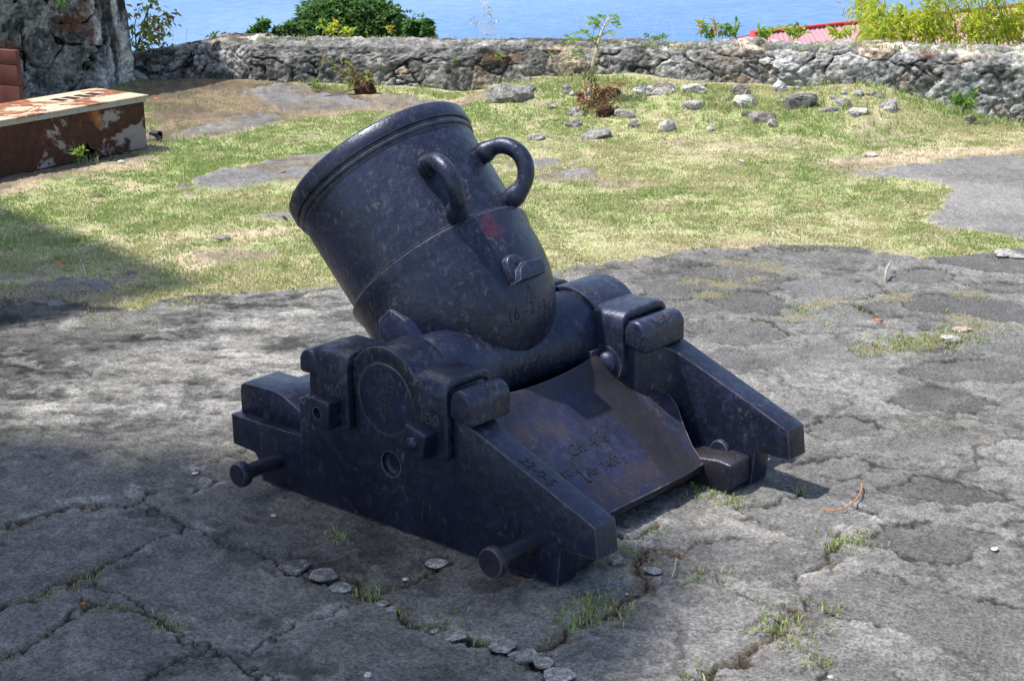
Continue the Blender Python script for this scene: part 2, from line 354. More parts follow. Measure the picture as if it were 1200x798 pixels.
# ================================================================= BED
def boolean_cut(o, cutters):
    for c in cutters:
        m = o.modifiers.new('b', 'BOOLEAN'); m.object = c; m.operation = 'DIFFERENCE'; m.solver = 'EXACT'
    dg = bpy.context.evaluated_depsgraph_get(); dg.update(); me = bpy.data.meshes.new_from_object(o.evaluated_get(dg))
    o.modifiers.clear(); old = o.data; o.data = me; bpy.data.meshes.remove(old)
    for c in cutters: bpy.data.objects.remove(c)
    for p in me.polygons: p.use_smooth = True
    me.set_sharp_from_angle(angle=R(35))
def cheek(s):                                              # s=-1 near, +1 far
    bm = bmesh.new(); Y = lambda y: y*s; IY = .290 if s < 0 else .248
    st = [  # xb, zb, xt, zt, inner y
        (-.452, 0, -.452, .152, .29), (-.300, 0, -.300, .152, .27), (-.296, 0, -.299, .250, .27), (-.284, 0, -.284, .236, .27), (-.274, 0, -.276, .262, .28), (-.262, 0, -.262, .256, .28),
        (-.258, 0, -.256, .338, IY), (-.218, 0, -.218, .342, IY), (-.21, 0, -.212, .372, IY), (-.13, 0, -.13, .376, IY), (-.09, 0, -.09, .352, IY), (.08, 0, .08, .352, IY), (.10, 0, .10, .376, IY),
        (.196, 0, .198, .376, IY), (.203, 0, .203, .3235, IY+.002), (.225, 0, .225, .3125, max(IY, .303)), (.245, 0, .245, .3045, .318), (.27, 0, .27, .2945, .329), (.36, 0, .36, .2575, .333), (.4925, 0, .4925, .2035, .333), (.503, .089, .503, .199, .333), (.602, .090, .594, .1615, .331)]
    rows = []
    for xb, zb, xt, zt, yi in st:
        rows.append([bm.verts.new(p) for p in ((xb, Y(.40), zb), (xt, Y(.40), zt), (xt, Y(yi), zt), (xb, Y(yi), zb))])
    for a, b in zip(rows[:-1], rows[1:]):
        for i in range(4): bm.faces.new((a[i], a[(i+1) % 4], b[(i+1) % 4], b[i]))
    bm.faces.new(rows[0]); bm.faces.new(rows[-1])
    o = bm_link('bed_cheek', bm, M_DARKIRON, None, bevel=.0045, seg=2, ang=28)
    bm = bmesh.new(); lathe(bm, [(-.0235, 0), (-.0225, .024), (-.018, .0285), (.0, .031), (.05, .031), (.05, 0)], (.003, Y(.405), .156), (0, s, 0), 40); bmesh.ops.recalc_face_normals(bm, faces=bm.faces)
    me = bpy.data.meshes.new('c'); bm.to_mesh(me); bm.free(); c = link('c', me); boolean_cut(o, [c]); put(o, MORTAR)
    # rear tail: plinth with ledge and rounded block above it
    bm = bmesh.new(); prism(bm, [(-.450, .004), (-.4545, .025), (-.461, .05), (-.475, .068), (-.556, .073), (-.556, .1515), (-.447, .1515)], 'y', Y(.4), Y(.27))
    tail = bm_link('tail_plinth', bm, M_DARKIRON, None, bevel=.004); put(tail, o)
    bm = bmesh.new(); prism(bm, [(-.545, .150), (-.545, .210), (-.541, .224), (-.530, .233), (-.41, .2345), (-.385, .229), (-.355, .216), (-.330, .205), (-.318, .202), (-.297, .202), (-.297, .150)], 'y', Y(.377), Y(.262))
    put(bm_link('tail_block', bm, M_IRON, None, bevel=.004, sharp=40), o)
    # foot swelling on the inner side
    bm = bmesh.new(); prism(bm, [(.27, .003), (.478, .003), (.491, .012), (.4905, .073), (.45, .078), (.30, .062), (.27, .05)], 'y', Y(.36), Y(.252)); put(bm_link('foot', bm, M_RUSTPIN, None, bevel=.007, seg=3), o)
    bm = bmesh.new(); lathe(bm, [(0, 0), (0, .025), (.006, .028), (.03, .028)], (.405, Y(.322), .070), (0, s, 0), 36); put(bm_link('bolt_plug', bm, M_TOP, None), o)
    # traversing pins
    for x, z, r, hr, ln in ((-.387, .070, .0185, .031, .135), (.421, .079, .0205, .035, .137)):
        bm = bmesh.new(); lathe(bm, [(0, r*1.12), (.012, r*1.02), (.05, r*.97), (ln-.026, r*1.0), (ln-.024, hr*.93), (ln-.019, hr), (ln-.006, hr), (ln, hr*.9), (ln, 0)], (x, Y(.395), z), (0, s, 0), 40)
        put(bm_link('traversing_pin', bm, M_RUSTPIN, None, sharp=40), o)
    return o
NEAR = cheek(-1); FARC = cheek(1)
# capsquares: arched cap over each trunnion
for s in (-1, 1):
    bm = bmesh.new(); pts = [(-.145, .352), (-.135, .372)]
    cx, cz, rr = -.008, .310, .1215
    for a in np.linspace(R(142), R(34), 22): pts.append((cx+rr*math.cos(a), cz+rr*math.sin(a)))
    pts += [(.112, .364), (.118, .35)]
    inner = [(cx+.0875*math.cos(a)+.004, cz+.0875*math.sin(a)) for a in np.linspace(R(8), R(172), 26)]
    pts += [(.10, .318)] + inner + [(-.118, .318)]
    # radial strip so that the arch stays open over the trunnion
    n = 28; A0 = []; A1 = []
    out = [np.array(p) for p in pts[:26]]; outl = np.array(out); seg = np.r_[0, np.cumsum(np.linalg.norm(np.diff(outl, axis=0), axis=1))]; seg /= seg[-1]
    oo = np.stack([np.interp(np.linspace(0, 1, n), seg, outl[:, k]) for k in (0, 1)], 1)
    ii = [(cx+.004+.0875*math.cos(a), cz+.0875*math.sin(a)) for a in np.linspace(R(188), R(-8), n)]
    rings = []
    for y in (.4015*s, (.288 if s < 0 else .246)*s):
        rings.append(([bm.verts.new((p[0], y, p[1])) for p in oo], [bm.verts.new((p[0], y, p[1])) for p in ii]))
    (a0, b0), (a1, b1) = rings
    for k in range(n-1):
        bm.faces.new((a0[k], a0[k+1], b0[k+1], b0[k])); bm.faces.new((a1[k], b1[k], b1[k+1], a1[k+1]))
        bm.faces.new((a0[k], a1[k], a1[k+1], a0[k+1])); bm.faces.new((b0[k], b0[k+1], b1[k+1], b1[k]))
    bm.faces.new((a0[0], b0[0], b1[0], a1[0])); bm.faces.new((a0[-1], a1[-1], b1[-1], b0[-1]))
    cap = bm_link('capsquare', bm, M_TOP, MORTAR, bevel=.003, sharp=40, ang=50)
    bm = bmesh.new()
    for k in range(64):                                    # thin flat ring standing in for the gap round the trunnion end
        a, b = 2*PI*k/64, 2*PI*(k+1)/64
        bm.faces.new([bm.verts.new((-.004+r*math.cos(t), s*.4022, .3105+r*math.sin(t))) for r, t in ((.0852, a), (.0852, b), (.0876, b), (.0876, a))])
    rim = bm_link('trunnion_gap', bm, M_CUTDIM, None); put(rim, cap)
# straps with bolt, nut and key
def rounded(pts, rads, n=6):
    out = []; m = len(pts)
    for i in range(m):
        p, a, b = np.array(pts[i], float), np.array(pts[i-1], float), np.array(pts[(i+1) % m], float); r = rads[i]
        if r <= 0: out.append(tuple(p)); continue
        u = (a-p)/np.linalg.norm(a-p); v = (b-p)/np.linalg.norm(b-p)
        p0, p1 = p+u*r, p+v*r
        for t in np.linspace(0, 1, n): q = (1-t)**2*p0+2*t*(1-t)*p+t*t*p1; out.append((q[0], q[1]))
    return out
def strap(sx, s):
    dx = 0 if s < 0 else -.022; x0, x1 = ((.102+dx, .203+dx) if sx > 0 else (-.207+dx, -.106+dx)); xc = (x0+x1)/2; zb = .266; bx = xc-.010-.004*sx; w = .023
    yo, yi = (.4245, .267) if s < 0 else (.412, .225)
    o_ = rounded([(yo, .218), (yo, .401), (yi, .401), (yi, .262), (yi+w, .262), (yi+w, .378), (yo-w+.001, .378), (yo-w+.001, .218)], [.008, .045, .045, .008, 0, .012, .012, 0])
    bm = bmesh.new(); prism(bm, [(p[0]*s, p[1]) for p in o_], 'x', x0, x1)
    st = bm_link('strap', bm, M_TOP, MORTAR, bevel=.0065, seg=3, sharp=40, ang=50)
    # rounded tongue and domed bolt head on the inner side
    bm = bmesh.new(); lathe(bm, [(0, 0), (0, .048), (.004, .0505), (.022, .0505), (.022, 0)], (xc, s*yi*.999, .262), (0, s, 0), 40); put(bm_link('strap_tongue', bm, M_TOP, None, sharp=40), st)
    bm = bmesh.new(); lathe(bm, [(-.021, 0), (-.020, .010), (-.017, .020), (-.011, .0285), (-.003, .033), (.012, .034)], (xc, s*yi, .262), (0, s, 0), 36); put(bm_link('bolt_head', bm, M_IRON, None, sharp=60), st)
    # square nut outside
    bm = bmesh.new(); rot = R(-14) if sx > 0 else R(-3); hw = .0335
    q = [(bx+hw*1.41*math.cos(rot+PI/4+k*PI/2)*.98, zb-.008+hw*1.41*math.sin(rot+PI/4+k*PI/2)) for k in range(4)]
    prism(bm, q, 'y', s*(yo-.004), s*(yo+.040)); nut = bm_link('square_nut', bm, M_DARKIRON, None, bevel=.005, seg=3); put(nut, st)
    if sx < 0:
        bm = bmesh.new(); lathe(bm, [(0, 0), (0, .0125), (.012, .014), (.06, .014), (.06, 0)], (bx-.004, s*(yo+.022), zb-.008), (0, s, 0), 24); bmesh.ops.recalc_face_normals(bm, faces=bm.faces)
        me = bpy.data.meshes.new('c'); bm.to_mesh(me); bm.free(); boolean_cut(nut, [link('c', me)])
    else:
        bm = bmesh.new(); lathe(bm, [(0, .0155), (.006, .0145), (.011, .010), (.013, 0)], (bx, s*(yo+.0395), zb-.008), (0, s, 0), 24); put(bm_link('bolt_end', bm, M_TOP, None, sharp=60), st)
    # half round key driven between strap and cheek
    bm = bmesh.new(); kx = (.238*sx if sx > 0 else -.241)+dx; pts = []
    for a in np.linspace(0, PI, 14): pts.append((kx+.033*math.cos(a), .352+.033*math.sin(a)*1.0))
    pts += [(kx-.033, .318 if sx > 0 else .325), (kx+.033, .305 if sx > 0 else .325)]
    prism(bm, pts, 'y', s*(.418 if s < 0 else .395), s*(.285 if s < 0 else .229)); key = bm_link('key', bm, M_TOP, None, bevel=.010, seg=4, sharp=50, ang=45); put(key, st)
    # stamped figures
    if s < 0: text_mesh('130', .040, 'stamp', lambda a, b, h, xc=xc: (xc+a, -(yo+h), .292+b), M_CUTDIM, st)
    if sx > 0:
        def km(a, b, h, s=s):
            t = PI/2-(b-.006)/.033*1.0-.42; return (kx+(.0332+h)*math.cos(t), s*(.350 if s < 0 else .305)+a, .352+(.0332+h)*math.sin(t))
        text_mesh('130', .036, 'stamp', km, M_CUTDIM, st)
    return st
for sx in (1, -1):
    for s in (-1, 1): strap(sx, s)
# floor plate with dished lip
bm = bmesh.new(); xs = [.112, .120, .130, .145, .165, .19, .22, .258, .29, .33, .37, .41]; zs = [.262, .272, .266, .250, .230, .2115, .191, .168, .1435, .112, .082, .052]
ys = np.linspace(-1, 1, 61); top = []; bot = []
def plate_z(x, y):
    hw = float(np.interp(x, [.112, .14, .17, .20, .26, .31, .35, .41], [.188, .208, .255, .292, .322, .300, .266, .253])); z = float(np.interp(x, xs, zs))
    return hw, z+.62*max(0, abs(y)-.02)**2*max(0, 1-max(0, x-.128)/.045) + (max(0, abs(y)-.70*hw)**1.3)*.45*min(1, max(0, (x-.20)/.08))*(1-.5*max(0, (x-.3)/.11))
for x, z in zip(xs, zs):
    t1, b1 = [], []
    for w_ in ys:
        hw = plate_z(x, 0)[0]; y = w_*hw; lift = plate_z(x, y)[1]-z
        t1.append(bm.verts.new((x, y, z+lift))); b1.append(bm.verts.new((x-.012, y, max(.03, z-.028))))
    top.append(t1); bot.append(b1)
m = len(ys)
for a in range(len(xs)-1):
    for k in range(m-1):
        bm.faces.new((top[a][k], top[a+1][k], top[a+1][k+1], top[a][k+1])); bm.faces.new((bot[a][k], bot[a][k+1], bot[a+1][k+1], bot[a+1][k]))
for k in range(m-1):
    bm.faces.new((top[0][k], top[0][k+1], bot[0][k+1], bot[0][k])); bm.faces.new((top[-1][k], bot[-1][k], bot[-1][k+1], top[-1][k+1]))
for a in range(len(xs)-1):
    bm.faces.new((top[a][0], bot[a][0], bot[a+1][0], top[a+1][0])); bm.faces.new((top[a][-1], top[a+1][-1], bot[a+1][-1], bot[a][-1]))
PLATE = bm_link('floor_plate', bm, M_PLATE, MORTAR, sharp=50)
PLATE['label'] = 'worn purplish sloping floor plate with cut lettering'
# body of the bed under the trunnions and the rear deck
bm = bmesh.new(); prism(bm, [(-.24, .02), (.10, .02), (.118, .05), (.118, .240), (.09, .205), (.0, .168), (-.12, .19), (-.24, .20)], 'y', -.27, .27); box(bm, .05, .119, .183, .262, .17, .302); box(bm, .05, .119, -.285, -.183, .17, .302); bm_link('bed_saddle', bm, M_DARKIRON, MORTAR, bevel=.004)
bm = bmesh.new(); prism(bm, [(-.505, .09), (-.505, .208), (-.49, .217), (-.26, .228), (-.235, .235), (-.235, .09)], 'y', -.268, .268); bm_link('rear_deck', bm, M_IRON, MORTAR, bevel=.006, seg=3)
# inscriptions
def top_map(x0, y0):
    def f(s, t, h):
        x = x0+s*.925; return (x+h*.38, y0+t, .2575-.4065*(x-.36)+h*.925)
    return f
text_mesh('22-0-5', .038, 'weight_marking', top_map(.4185, -.384), M_CUT, NEAR, extrude=.0016)
def plate_map(x0, y0, sc=1):
    def f(s, t, h):
        y = y0+s; x = x0-t*.80; return (x+h*.55, y, plate_z(x, y)[1]+h*.83)
    return f
text_mesh('Ch: 4', .044, 'charge_inscription', plate_map(.283, -.043), M_CUT, PLATE, extrude=.0018)
text_mesh('2', .024, 'charge_inscription', plate_map(.268, .030), M_CUT, PLATE, extrude=.0018)
text_mesh('b.', .038, 'charge_inscription', plate_map(.283, .043), M_CUT, PLATE, extrude=.0018)
text_mesh('Ra: 2400 y', .034, 'range_inscription', plate_map(.332, -.018), M_CUT, PLATE, extrude=.0018)
text_mesh('at:', .040, 'charge_inscription', plate_map(.315, -.146), M_CUT, PLATE, extrude=.0018)
text_mesh('{', .082, 'charge_inscription', plate_map(.328, -.104), M_CUT, PLATE, extrude=.0018)
def tr_map(x0, z0, ang):
    ca, sa = math.cos(ang), math.sin(ang)
    return lambda a, b, h: (x0+a*ca-b*sa, -(.4035+h), z0+a*sa+b*ca)
text_mesh('S', .050, 'trunnion_marking', tr_map(.010, .312, R(-8)), M_CUTFAINT, BARREL, extrude=.0008)
text_mesh('R\u00b7VLLNY', .026, 'trunnion_marking', tr_map(-.008, .290, R(-40)), M_CUTFAINT, BARREL, extrude=.0008)
text_mesh('8', .045, 'cheek_marking', lambda a, b, h: (.040+a, -(.4+h), .083+b), M_CUTFAINT, NEAR, extrude=.0008)
# ================================================================= GROUND
def W(pts, z=0.0): return np.array([flat(px, py, z)[:2] for px, py in pts])
def crop(pts, ox, oy, sc): return [(ox+x/sc, oy+y/sc) for x, y in pts]
WA = np.array([-5.3547, 3.7906]); WB = np.array([-1.2489, 5.5249]); WL = np.linalg.norm(WB-WA); WU = (WB-WA)/WL; WN = np.array([WU[1], -WU[0]])   # wall line, WN towards the camera
P_PAVE = W([(-300, 346), (0, 347), (60, 352), (100, 352), (150, 364), (200, 350), (250, 343), (330, 337), (415, 331), (520, 325), (650, 319), (780, 301), (840, 293), (1000, 287), (1060, 299), (1150, 297), (1200, 287), (1420, 284), (1800, 600), (1600, 1010), (-500, 1010), (-700, 500)])
P_ASPH = W([(1003, 206), (1100, 188), (1200, 181), (1500, 174), (1500, 286), (1200, 281), (1160, 273), (1092, 265), (1111, 240), (1113, 216)])
P_DIRT = [W(q) for q in ([(150, 90), (290, 95), (420, 112), (520, 121), (600, 110), (590, 128), (430, 130), (330, 138), (250, 160), (225, 150), (180, 195), (60, 210), (0, 230), (-200, 240), (-200, 190), (175, 175)],
                         [(960, 190), (1020, 185), (1100, 172), (1200, 165), (1200, 183), (1100, 190), (1005, 207)], [(650, 205), (720, 208), (760, 215), (730, 220), (670, 215)], [(980, 110), (1020, 105), (1040, 120), (985, 128)],
                         [(205, 300), (290, 292), (330, 300), (300, 312), (230, 312)], [(130, 318), (205, 316), (180, 328), (140, 330)], [(250, 275), (320, 268), (330, 276), (270, 284)], [(0, 312), (35, 306), (40, 318), (0, 325)])]
P_OUT = [W(q) for q in ([(213, 219), (250, 205), (320, 188), (390, 178), (430, 182), (430, 192), (380, 212), (330, 216), (240, 226)], [(205, 157), (260, 140), (300, 132), (330, 137), (280, 155), (225, 162)], [(22, 341), (60, 328), (108, 332), (112, 342), (60, 352)],
                        [(305, 255), (345, 251), (350, 258), (316, 262)], [(125, 348), (160, 343), (165, 354), (130, 360)], [(285, 110), (330, 104), (410, 116), (430, 126), (330, 130)], [(-60, 352), (0, 344), (48, 350), (50, 366), (-60, 372)], [(600, 193), (640, 186), (665, 190), (615, 200)],
                        [(625, 207), (690, 199), (700, 206), (640, 213)], [(140, 322), (175, 316), (182, 320), (150, 328)], [(430, 118), (470, 114), (500, 124), (440, 128)])]
SL = []                                                    # smooth darker flagstones set in rough pale cement (right)
for q in ([(500, 480), (560, 450), (640, 405), (700, 400), (800, 420), (900, 450), (1050, 490), (1260, 530), (1260, 640), (1100, 680), (980, 640), (850, 600), (700, 550), (580, 530), (510, 510)], [(690, 290), (760, 250), (850, 235), (960, 250), (1050, 275), (1070, 290), (1020, 320), (960, 360), (880, 350), (790, 325)],
          [(740, 115), (800, 85), (880, 80), (1000, 105), (1130, 130), (1150, 150), (1000, 168), (900, 160), (800, 140)], [(-20, 360), (60, 330), (150, 285), (280, 285), (420, 295), (520, 310), (590, 330), (500, 385), (430, 435), (330, 420), (240, 400), (150, 405), (60, 400), (-20, 400)],
          [(530, 690), (600, 685), (700, 720), (790, 766), (860, 830), (560, 830)], [(380, 170), (480, 135), (600, 150), (690, 195), (640, 220), (580, 245), (510, 265), (420, 240), (350, 215), (270, 190)], [(440, 40), (560, 10), (640, 15), (690, 30), (620, 70), (560, 78), (480, 60)], [(1150, 240), (1200, 225), (1300, 240), (1300, 270), (1200, 262)]):
    SL.append((W(crop(q, 780, 530, 2.857)), 'r'))
for q in ([(755, 590), (830, 560), (900, 548), (1000, 570), (1090, 600), (1050, 622), (950, 625), (850, 612)], [(800, 500), (900, 470), (1050, 460), (1297, 480), (1297, 525), (1050, 530), (930, 525), (850, 515)], [(470, 675), (530, 645), (620, 640), (700, 655), (715, 675), (640, 705), (560, 715), (500, 700)],
          [(740, 745), (800, 712), (900, 705), (1000, 710), (1040, 720), (980, 755), (900, 775), (820, 785)], [(60, 350), (200, 320), (330, 335), (390, 365), (330, 395), (230, 400), (130, 380)], [(110, 440), (200, 415), (290, 435), (360, 465), (300, 490), (200, 470)], [(140, 265), (230, 235), (330, 240), (400, 270), (360, 305), (260, 310), (180, 290)],
          [(-60, 200), (60, 190), (130, 220), (80, 255), (-60, 258)], [(370, 120), (430, 105), (560, 115), (660, 140), (600, 160), (500, 155), (420, 145)], [(110, 100), (170, 80), (250, 85), (290, 105), (200, 120)], [(360, 215), (460, 200), (560, 195), (680, 210), (740, 225), (680, 260), (560, 265), (440, 250)],
          [(740, 180), (830, 158), (930, 165), (970, 185), (900, 205), (780, 205)], [(890, 120), (1000, 105), (1150, 115), (1297, 130), (1297, 175), (1080, 165), (980, 150)], [(780, 265), (880, 245), (980, 250), (1150, 280), (1297, 290), (1297, 340), (1050, 320), (900, 300), (800, 285)], [(1040, 215), (1120, 205), (1297, 220), (1297, 250), (1080, 240)],
          [(960, 405), (1050, 370), (1297, 365), (1297, 450), (1080, 440), (990, 420)], [(480, 340), (560, 290), (640, 285), (680, 300), (620, 340), (540, 355)], [(430, 425), (520, 390), (590, 385), (700, 420), (690, 450), (600, 470), (500, 440)], [(40, 160), (130, 145), (300, 175), (320, 210), (200, 200), (80, 185)], [(500, 75), (620, 62), (820, 78), (830, 95), (640, 108), (540, 90)]):
    SL.append((W(crop(q, 780, 260, 2.85)), 'r'))
SL = SL + [(W(q), 'r') for q in ([(1240, 420), (1330, 400), (1430, 430), (1380, 470), (1270, 460)], [(1260, 560), (1370, 540), (1480, 580), (1380, 640), (1280, 610)], [(1250, 350), (1380, 335), (1480, 360), (1330, 385)], [(1340, 690), (1500, 660), (1560, 760), (1400, 780)])]
CR = []                                                    # cracks and joints of the left: polyline, half width, soil width
def cr(q, ox, oy, sc, w, soil=0.0): CR.append((W(crop(q, ox, oy, sc)), w, soil))
cr([(-200, 225), (0, 215), (60, 215), (130, 190), (200, 165), (260, 150), (360, 150), (430, 160), (490, 140), (500, 100)], 0, 540, 3, .005)
cr([(40, 228), (130, 190), (200, 168), (330, 160)], 0, 540, 3, .006, .022)
cr([(490, 150), (560, 185), (640, 215), (620, 255), (560, 275), (480, 315), (380, 350)], 0, 540, 3, .0045)
cr([(380, 355), (320, 390), (240, 430), (150, 480), (60, 505), (0, 535), (-150, 590)], 0, 540, 3, .010, .030)
cr([(310, 430), (380, 460), (440, 490), (520, 540), (600, 590), (680, 650)], 0, 540, 3, .0055)
cr([(500, 540), (560, 560), (620, 590)], 0, 540, 3, .008, .018)
cr([(700, 670), (600, 720), (500, 780), (380, 860)], 0, 540, 3, .0055)
cr([(690, 650), (760, 680), (850, 730), (960, 770), (1060, 840)], 0, 540, 3, .0045)
cr([(640, 220), (720, 260), (800, 290), (880, 320), (960, 355), (1060, 400), (1140, 420), (1200, 440)], 0, 540, 3, .0045)
cr([(850, 680), (900, 680), (1000, 615), (1100, 560), (1200, 510)], 0, 540, 3, .0050)
cr([(320, 510), (240, 560), (180, 600), (80, 650), (0, 695), (-100, 740)], 0, 540, 3, .009, .022)
cr([(300, 490), (380, 520), (440, 530), (540, 545)], 0, 540, 3, .005, .012)
cr([(680, 110), (740, 75), (750, 55), (700, 35)], 0, 540, 3, .004)
cr([(60, 330), (100, 335), (110, 400), (190, 400), (260, 460), (350, 500), (480, 530), (600, 570), (700, 615), (780, 660), (860, 690), (980, 760)], 380, 560, 2.857, .008, .024)
cr([(100, 330), (120, 390), (220, 370), (280, 335), (330, 300), (430, 265)], 380, 560, 2.857, .007, .022)
cr([(735, 575), (780, 530), (880, 480), (990, 410), (1040, 380), (1070, 330), (1060, 270), (1100, 230), (1200, 250)], 380, 560, 2.857, .006, .034)
cr([(980, 180), (1060, 200), (1080, 170), (1110, 140)], 380, 560, 2.857, .006, .015)
cr([(-220, 300), (-100, 330), (0, 350), (60, 335)], 380, 560, 2.857, .004)
cr([(170, 410), (300, 480), (440, 515)], 780, 530, 2.857, .0045)
cr([(440, 515), (400, 560), (340, 600), (290, 650), (250, 670), (160, 740), (60, 830)], 780, 530, 2.857, .008, .028)
cr([(640, 170), (740, 215), (860, 240)], 780, 530, 2.857, .004)
cr([(440, 410), (500, 390), (560, 330), (580, 260)], 780, 530, 2.857, .006, .016)
cr([(240, 440), (300, 415), (320, 395), (290, 470)], 0, 300, 3, .003)
cr([(95, 490), (150, 460), (240, 420), (320, 392)], 0, 300, 3, .0035)
cr([(700, 735), (760, 720), (830, 690), (860, 672)], 0, 300, 3, .005)
cr([(1000, 480), (1080, 360)], 0, 700, 3, .004)
JG = W([(860, 310), (890, 312), (905, 316), (940, 372), (960, 358), (985, 354), (1030, 408), (1060, 400), (1090, 396), (1110, 392), (1130, 376), (1150, 386), (1045, 350), (1130, 345), (1145, 346), (830, 345), (850, 335), (880, 328), (820, 330), (1100, 398), (1075, 404)])    # grassy joints far right
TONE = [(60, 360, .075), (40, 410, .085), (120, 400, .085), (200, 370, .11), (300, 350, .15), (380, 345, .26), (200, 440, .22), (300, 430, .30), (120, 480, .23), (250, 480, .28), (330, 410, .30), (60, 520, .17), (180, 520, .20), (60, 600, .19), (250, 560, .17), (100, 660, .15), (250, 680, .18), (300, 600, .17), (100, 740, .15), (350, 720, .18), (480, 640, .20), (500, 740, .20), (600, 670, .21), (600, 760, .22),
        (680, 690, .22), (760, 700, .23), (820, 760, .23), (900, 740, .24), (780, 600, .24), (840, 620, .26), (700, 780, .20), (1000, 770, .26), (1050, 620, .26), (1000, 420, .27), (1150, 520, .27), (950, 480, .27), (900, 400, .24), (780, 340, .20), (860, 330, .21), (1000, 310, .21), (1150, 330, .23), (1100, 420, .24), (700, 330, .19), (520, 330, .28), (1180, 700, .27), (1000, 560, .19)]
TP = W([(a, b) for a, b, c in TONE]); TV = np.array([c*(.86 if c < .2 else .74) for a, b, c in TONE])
STREAK = W([(200, 450), (1, 500), (330, 360)])
def zones(x, y):
    """everything the ground is made of at world x, y: zone masks used for its colour, its relief and the grass"""
    n1 = fbm2(x*3, y*3, 4, 3)-.5; n2 = fbm2(x*14, y*14, 3, 9)-.5
    wx, wy = x+.15*n1+.11*n2, y+.15*(fbm2(x*3+40, y*3, 4, 5)-.5)+.11*(fbm2(x*14, y*14+30, 3, 12)-.5)
    sp = sdf_poly(wx, wy, P_PAVE); pave = ss(-sp, -.012, .012)
    asph = ss(-sdf_poly(x+.10*n1+.13*n2, y+.10*n1-.10*n2, P_ASPH), -.025, .02)
    dirt = np.zeros_like(x)
    for P in P_DIRT: dirt = np.maximum(dirt, ss(-sdf_poly(wx+.25*n1, wy+.25*n2, P), -.10, .06))
    outc = np.zeros_like(x)
    for P in P_OUT: outc = np.maximum(outc, ss(-sdf_poly(wx, wy+.3*n2, P), -.03, .03))
    patch = fbm2(x*2.1, y*2.1, 5, 77, .6); dirt = np.maximum(dirt, ss(fbm2(x*3.4, y*4.4, 5, 79, .62), .57, .66)*.6)
    s = (x-WA[0])*WU[0]+(y-WA[1])*WU[1]; d = (x-WA[0])*WN[0]+(y-WA[1])*WN[1]
    return dict(pave=pave, asph=asph, dirt=dirt, outc=outc, n1=n1, n2=n2, wx=wx, wy=wy, ws=s, wd=d, sp=sp)
def bank(s, d):                                            # rubble bank in front of the wall, and the hill falling away behind it
    win = ss(s, 1.25, 1.9)*(1-ss(s, 3.6, 4.3)); b = .125*win*(1-ss(d, .05, 1.25))*(.72+.6*fbm2(s*2.2, d*2.2, 4, 19))
    return b - .04*ss(s, 4.0, 4.5)*(1-ss(d, 0, .5)) + .03*(1-ss(s, 1.0, 1.5))*(1-ss(d, 0, .5))
def height(x, y, full=False):
    z = zones(x, y); s, d = z['ws'], z['wd']
    h = bank(s, np.maximum(d, 0)); hill = np.maximum(0, -d-.9); h = h-.22*hill-.0005*hill**2*(hill < 1e9)
    h = np.where(hill > 0, np.maximum(h, -63), h)
    return (h, z) if full else h
def gz(x, y): return float(height(np.array([float(x)]), np.array([float(y)]))[0])
def at(px, py):                                            # photo point -> point on the ground (bank included)
    r = ray(px, py); q = CAM + r*(-CAM[2]/r[2])
    for _ in range(12): q = CAM + r*((gz(q[0], q[1])-CAM[2])/r[2])
    return q
# polar sheet: fine where the camera stands before it, coarse all round and out to the shore
rs = [0.02, .4, .9, 1.5, 2.0, 2.35]; r = 2.45
while r < 11.3: rs.append(r); r += max(.0055, .00048*r*r)
rs += [11.5, 12, 12.7, 13.5, 15, 17, 20, 24, 30, 40, 55, 75, 100, 140, 200]; rs = np.array(rs)
th = np.r_[np.linspace(-PI, -.42, 26)[:-1], np.arange(-.42, .42, .00098), np.linspace(.42, PI, 26)[:-1]]
RR, TT = np.meshgrid(rs, th, indexing='ij'); X = (CAM[0]+RR*np.cos(TT+YAW)).ravel(); Y = (CAM[1]+RR*np.sin(TT+YAW)).ravel()
H, Z = height(X, Y, True)
H = np.where(RR.ravel() > 11.4, np.minimum(H, 0), H)
pave, asph, dirt, outc, n1, n2 = (Z[k] for k in ('pave', 'asph', 'dirt', 'outc', 'n1', 'n2'))
# paving tones
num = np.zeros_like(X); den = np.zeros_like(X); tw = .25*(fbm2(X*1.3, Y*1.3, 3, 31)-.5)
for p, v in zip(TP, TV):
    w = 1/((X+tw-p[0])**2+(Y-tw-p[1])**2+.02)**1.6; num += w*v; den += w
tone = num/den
cam_r = np.array([RT[0], RT[1]])/np.hypot(RT[0], RT[1]); U_, V_ = X*cam_r[0]+Y*cam_r[1], -X*cam_r[1]+Y*cam_r[0]   # weathering runs along the slope of the terrace
left = 1-ss(X*.66+Y*.75+.10*n1, .55, .95)*1.0
leftm = ss(-(Z['wx']-.15-.55*(Z['wy'])), -.15, .35)
lich = ss(-(X*.75+Y*.66), .25, .75)*ss(V_, -.0, .6)           # old lichen-bleached screed, upper left of the mortar
st1 = fbm2(U_*4.5, V_*9, 6, 51, .68); st2 = fbm2(U_*22, V_*44, 5, 57, .65); st3 = fbm2(X*45, Y*45, 3, 61, .6)
lm = np.clip((st1-.5)*3.4+(st2-.5)*2.4+(st3-.5)*1.0, -1, 1)
mott = (fbm2(X*7, Y*7, 5, 71, .62)-.5)*2; fine = (fbm2(X*40, Y*40, 4, 81, .65)-.5)*2
fac = np.where(True, 1+.35*mott+.55*fine, 1); fac = fac*(1-lich)+(1+.85*lm+.45*fine)*lich
wh = ss(fbm2(X*9, Y*9, 5, 91, .65), .60, .70)*(.35+.65*lich); bl = ss(fbm2(X*6, Y*6, 5, 95, .65), .58, .72)
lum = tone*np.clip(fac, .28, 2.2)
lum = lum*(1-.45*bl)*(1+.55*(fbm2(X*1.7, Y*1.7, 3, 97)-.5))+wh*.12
cem = np.stack([lum*1.02, lum*.985, lum*.93], 1)
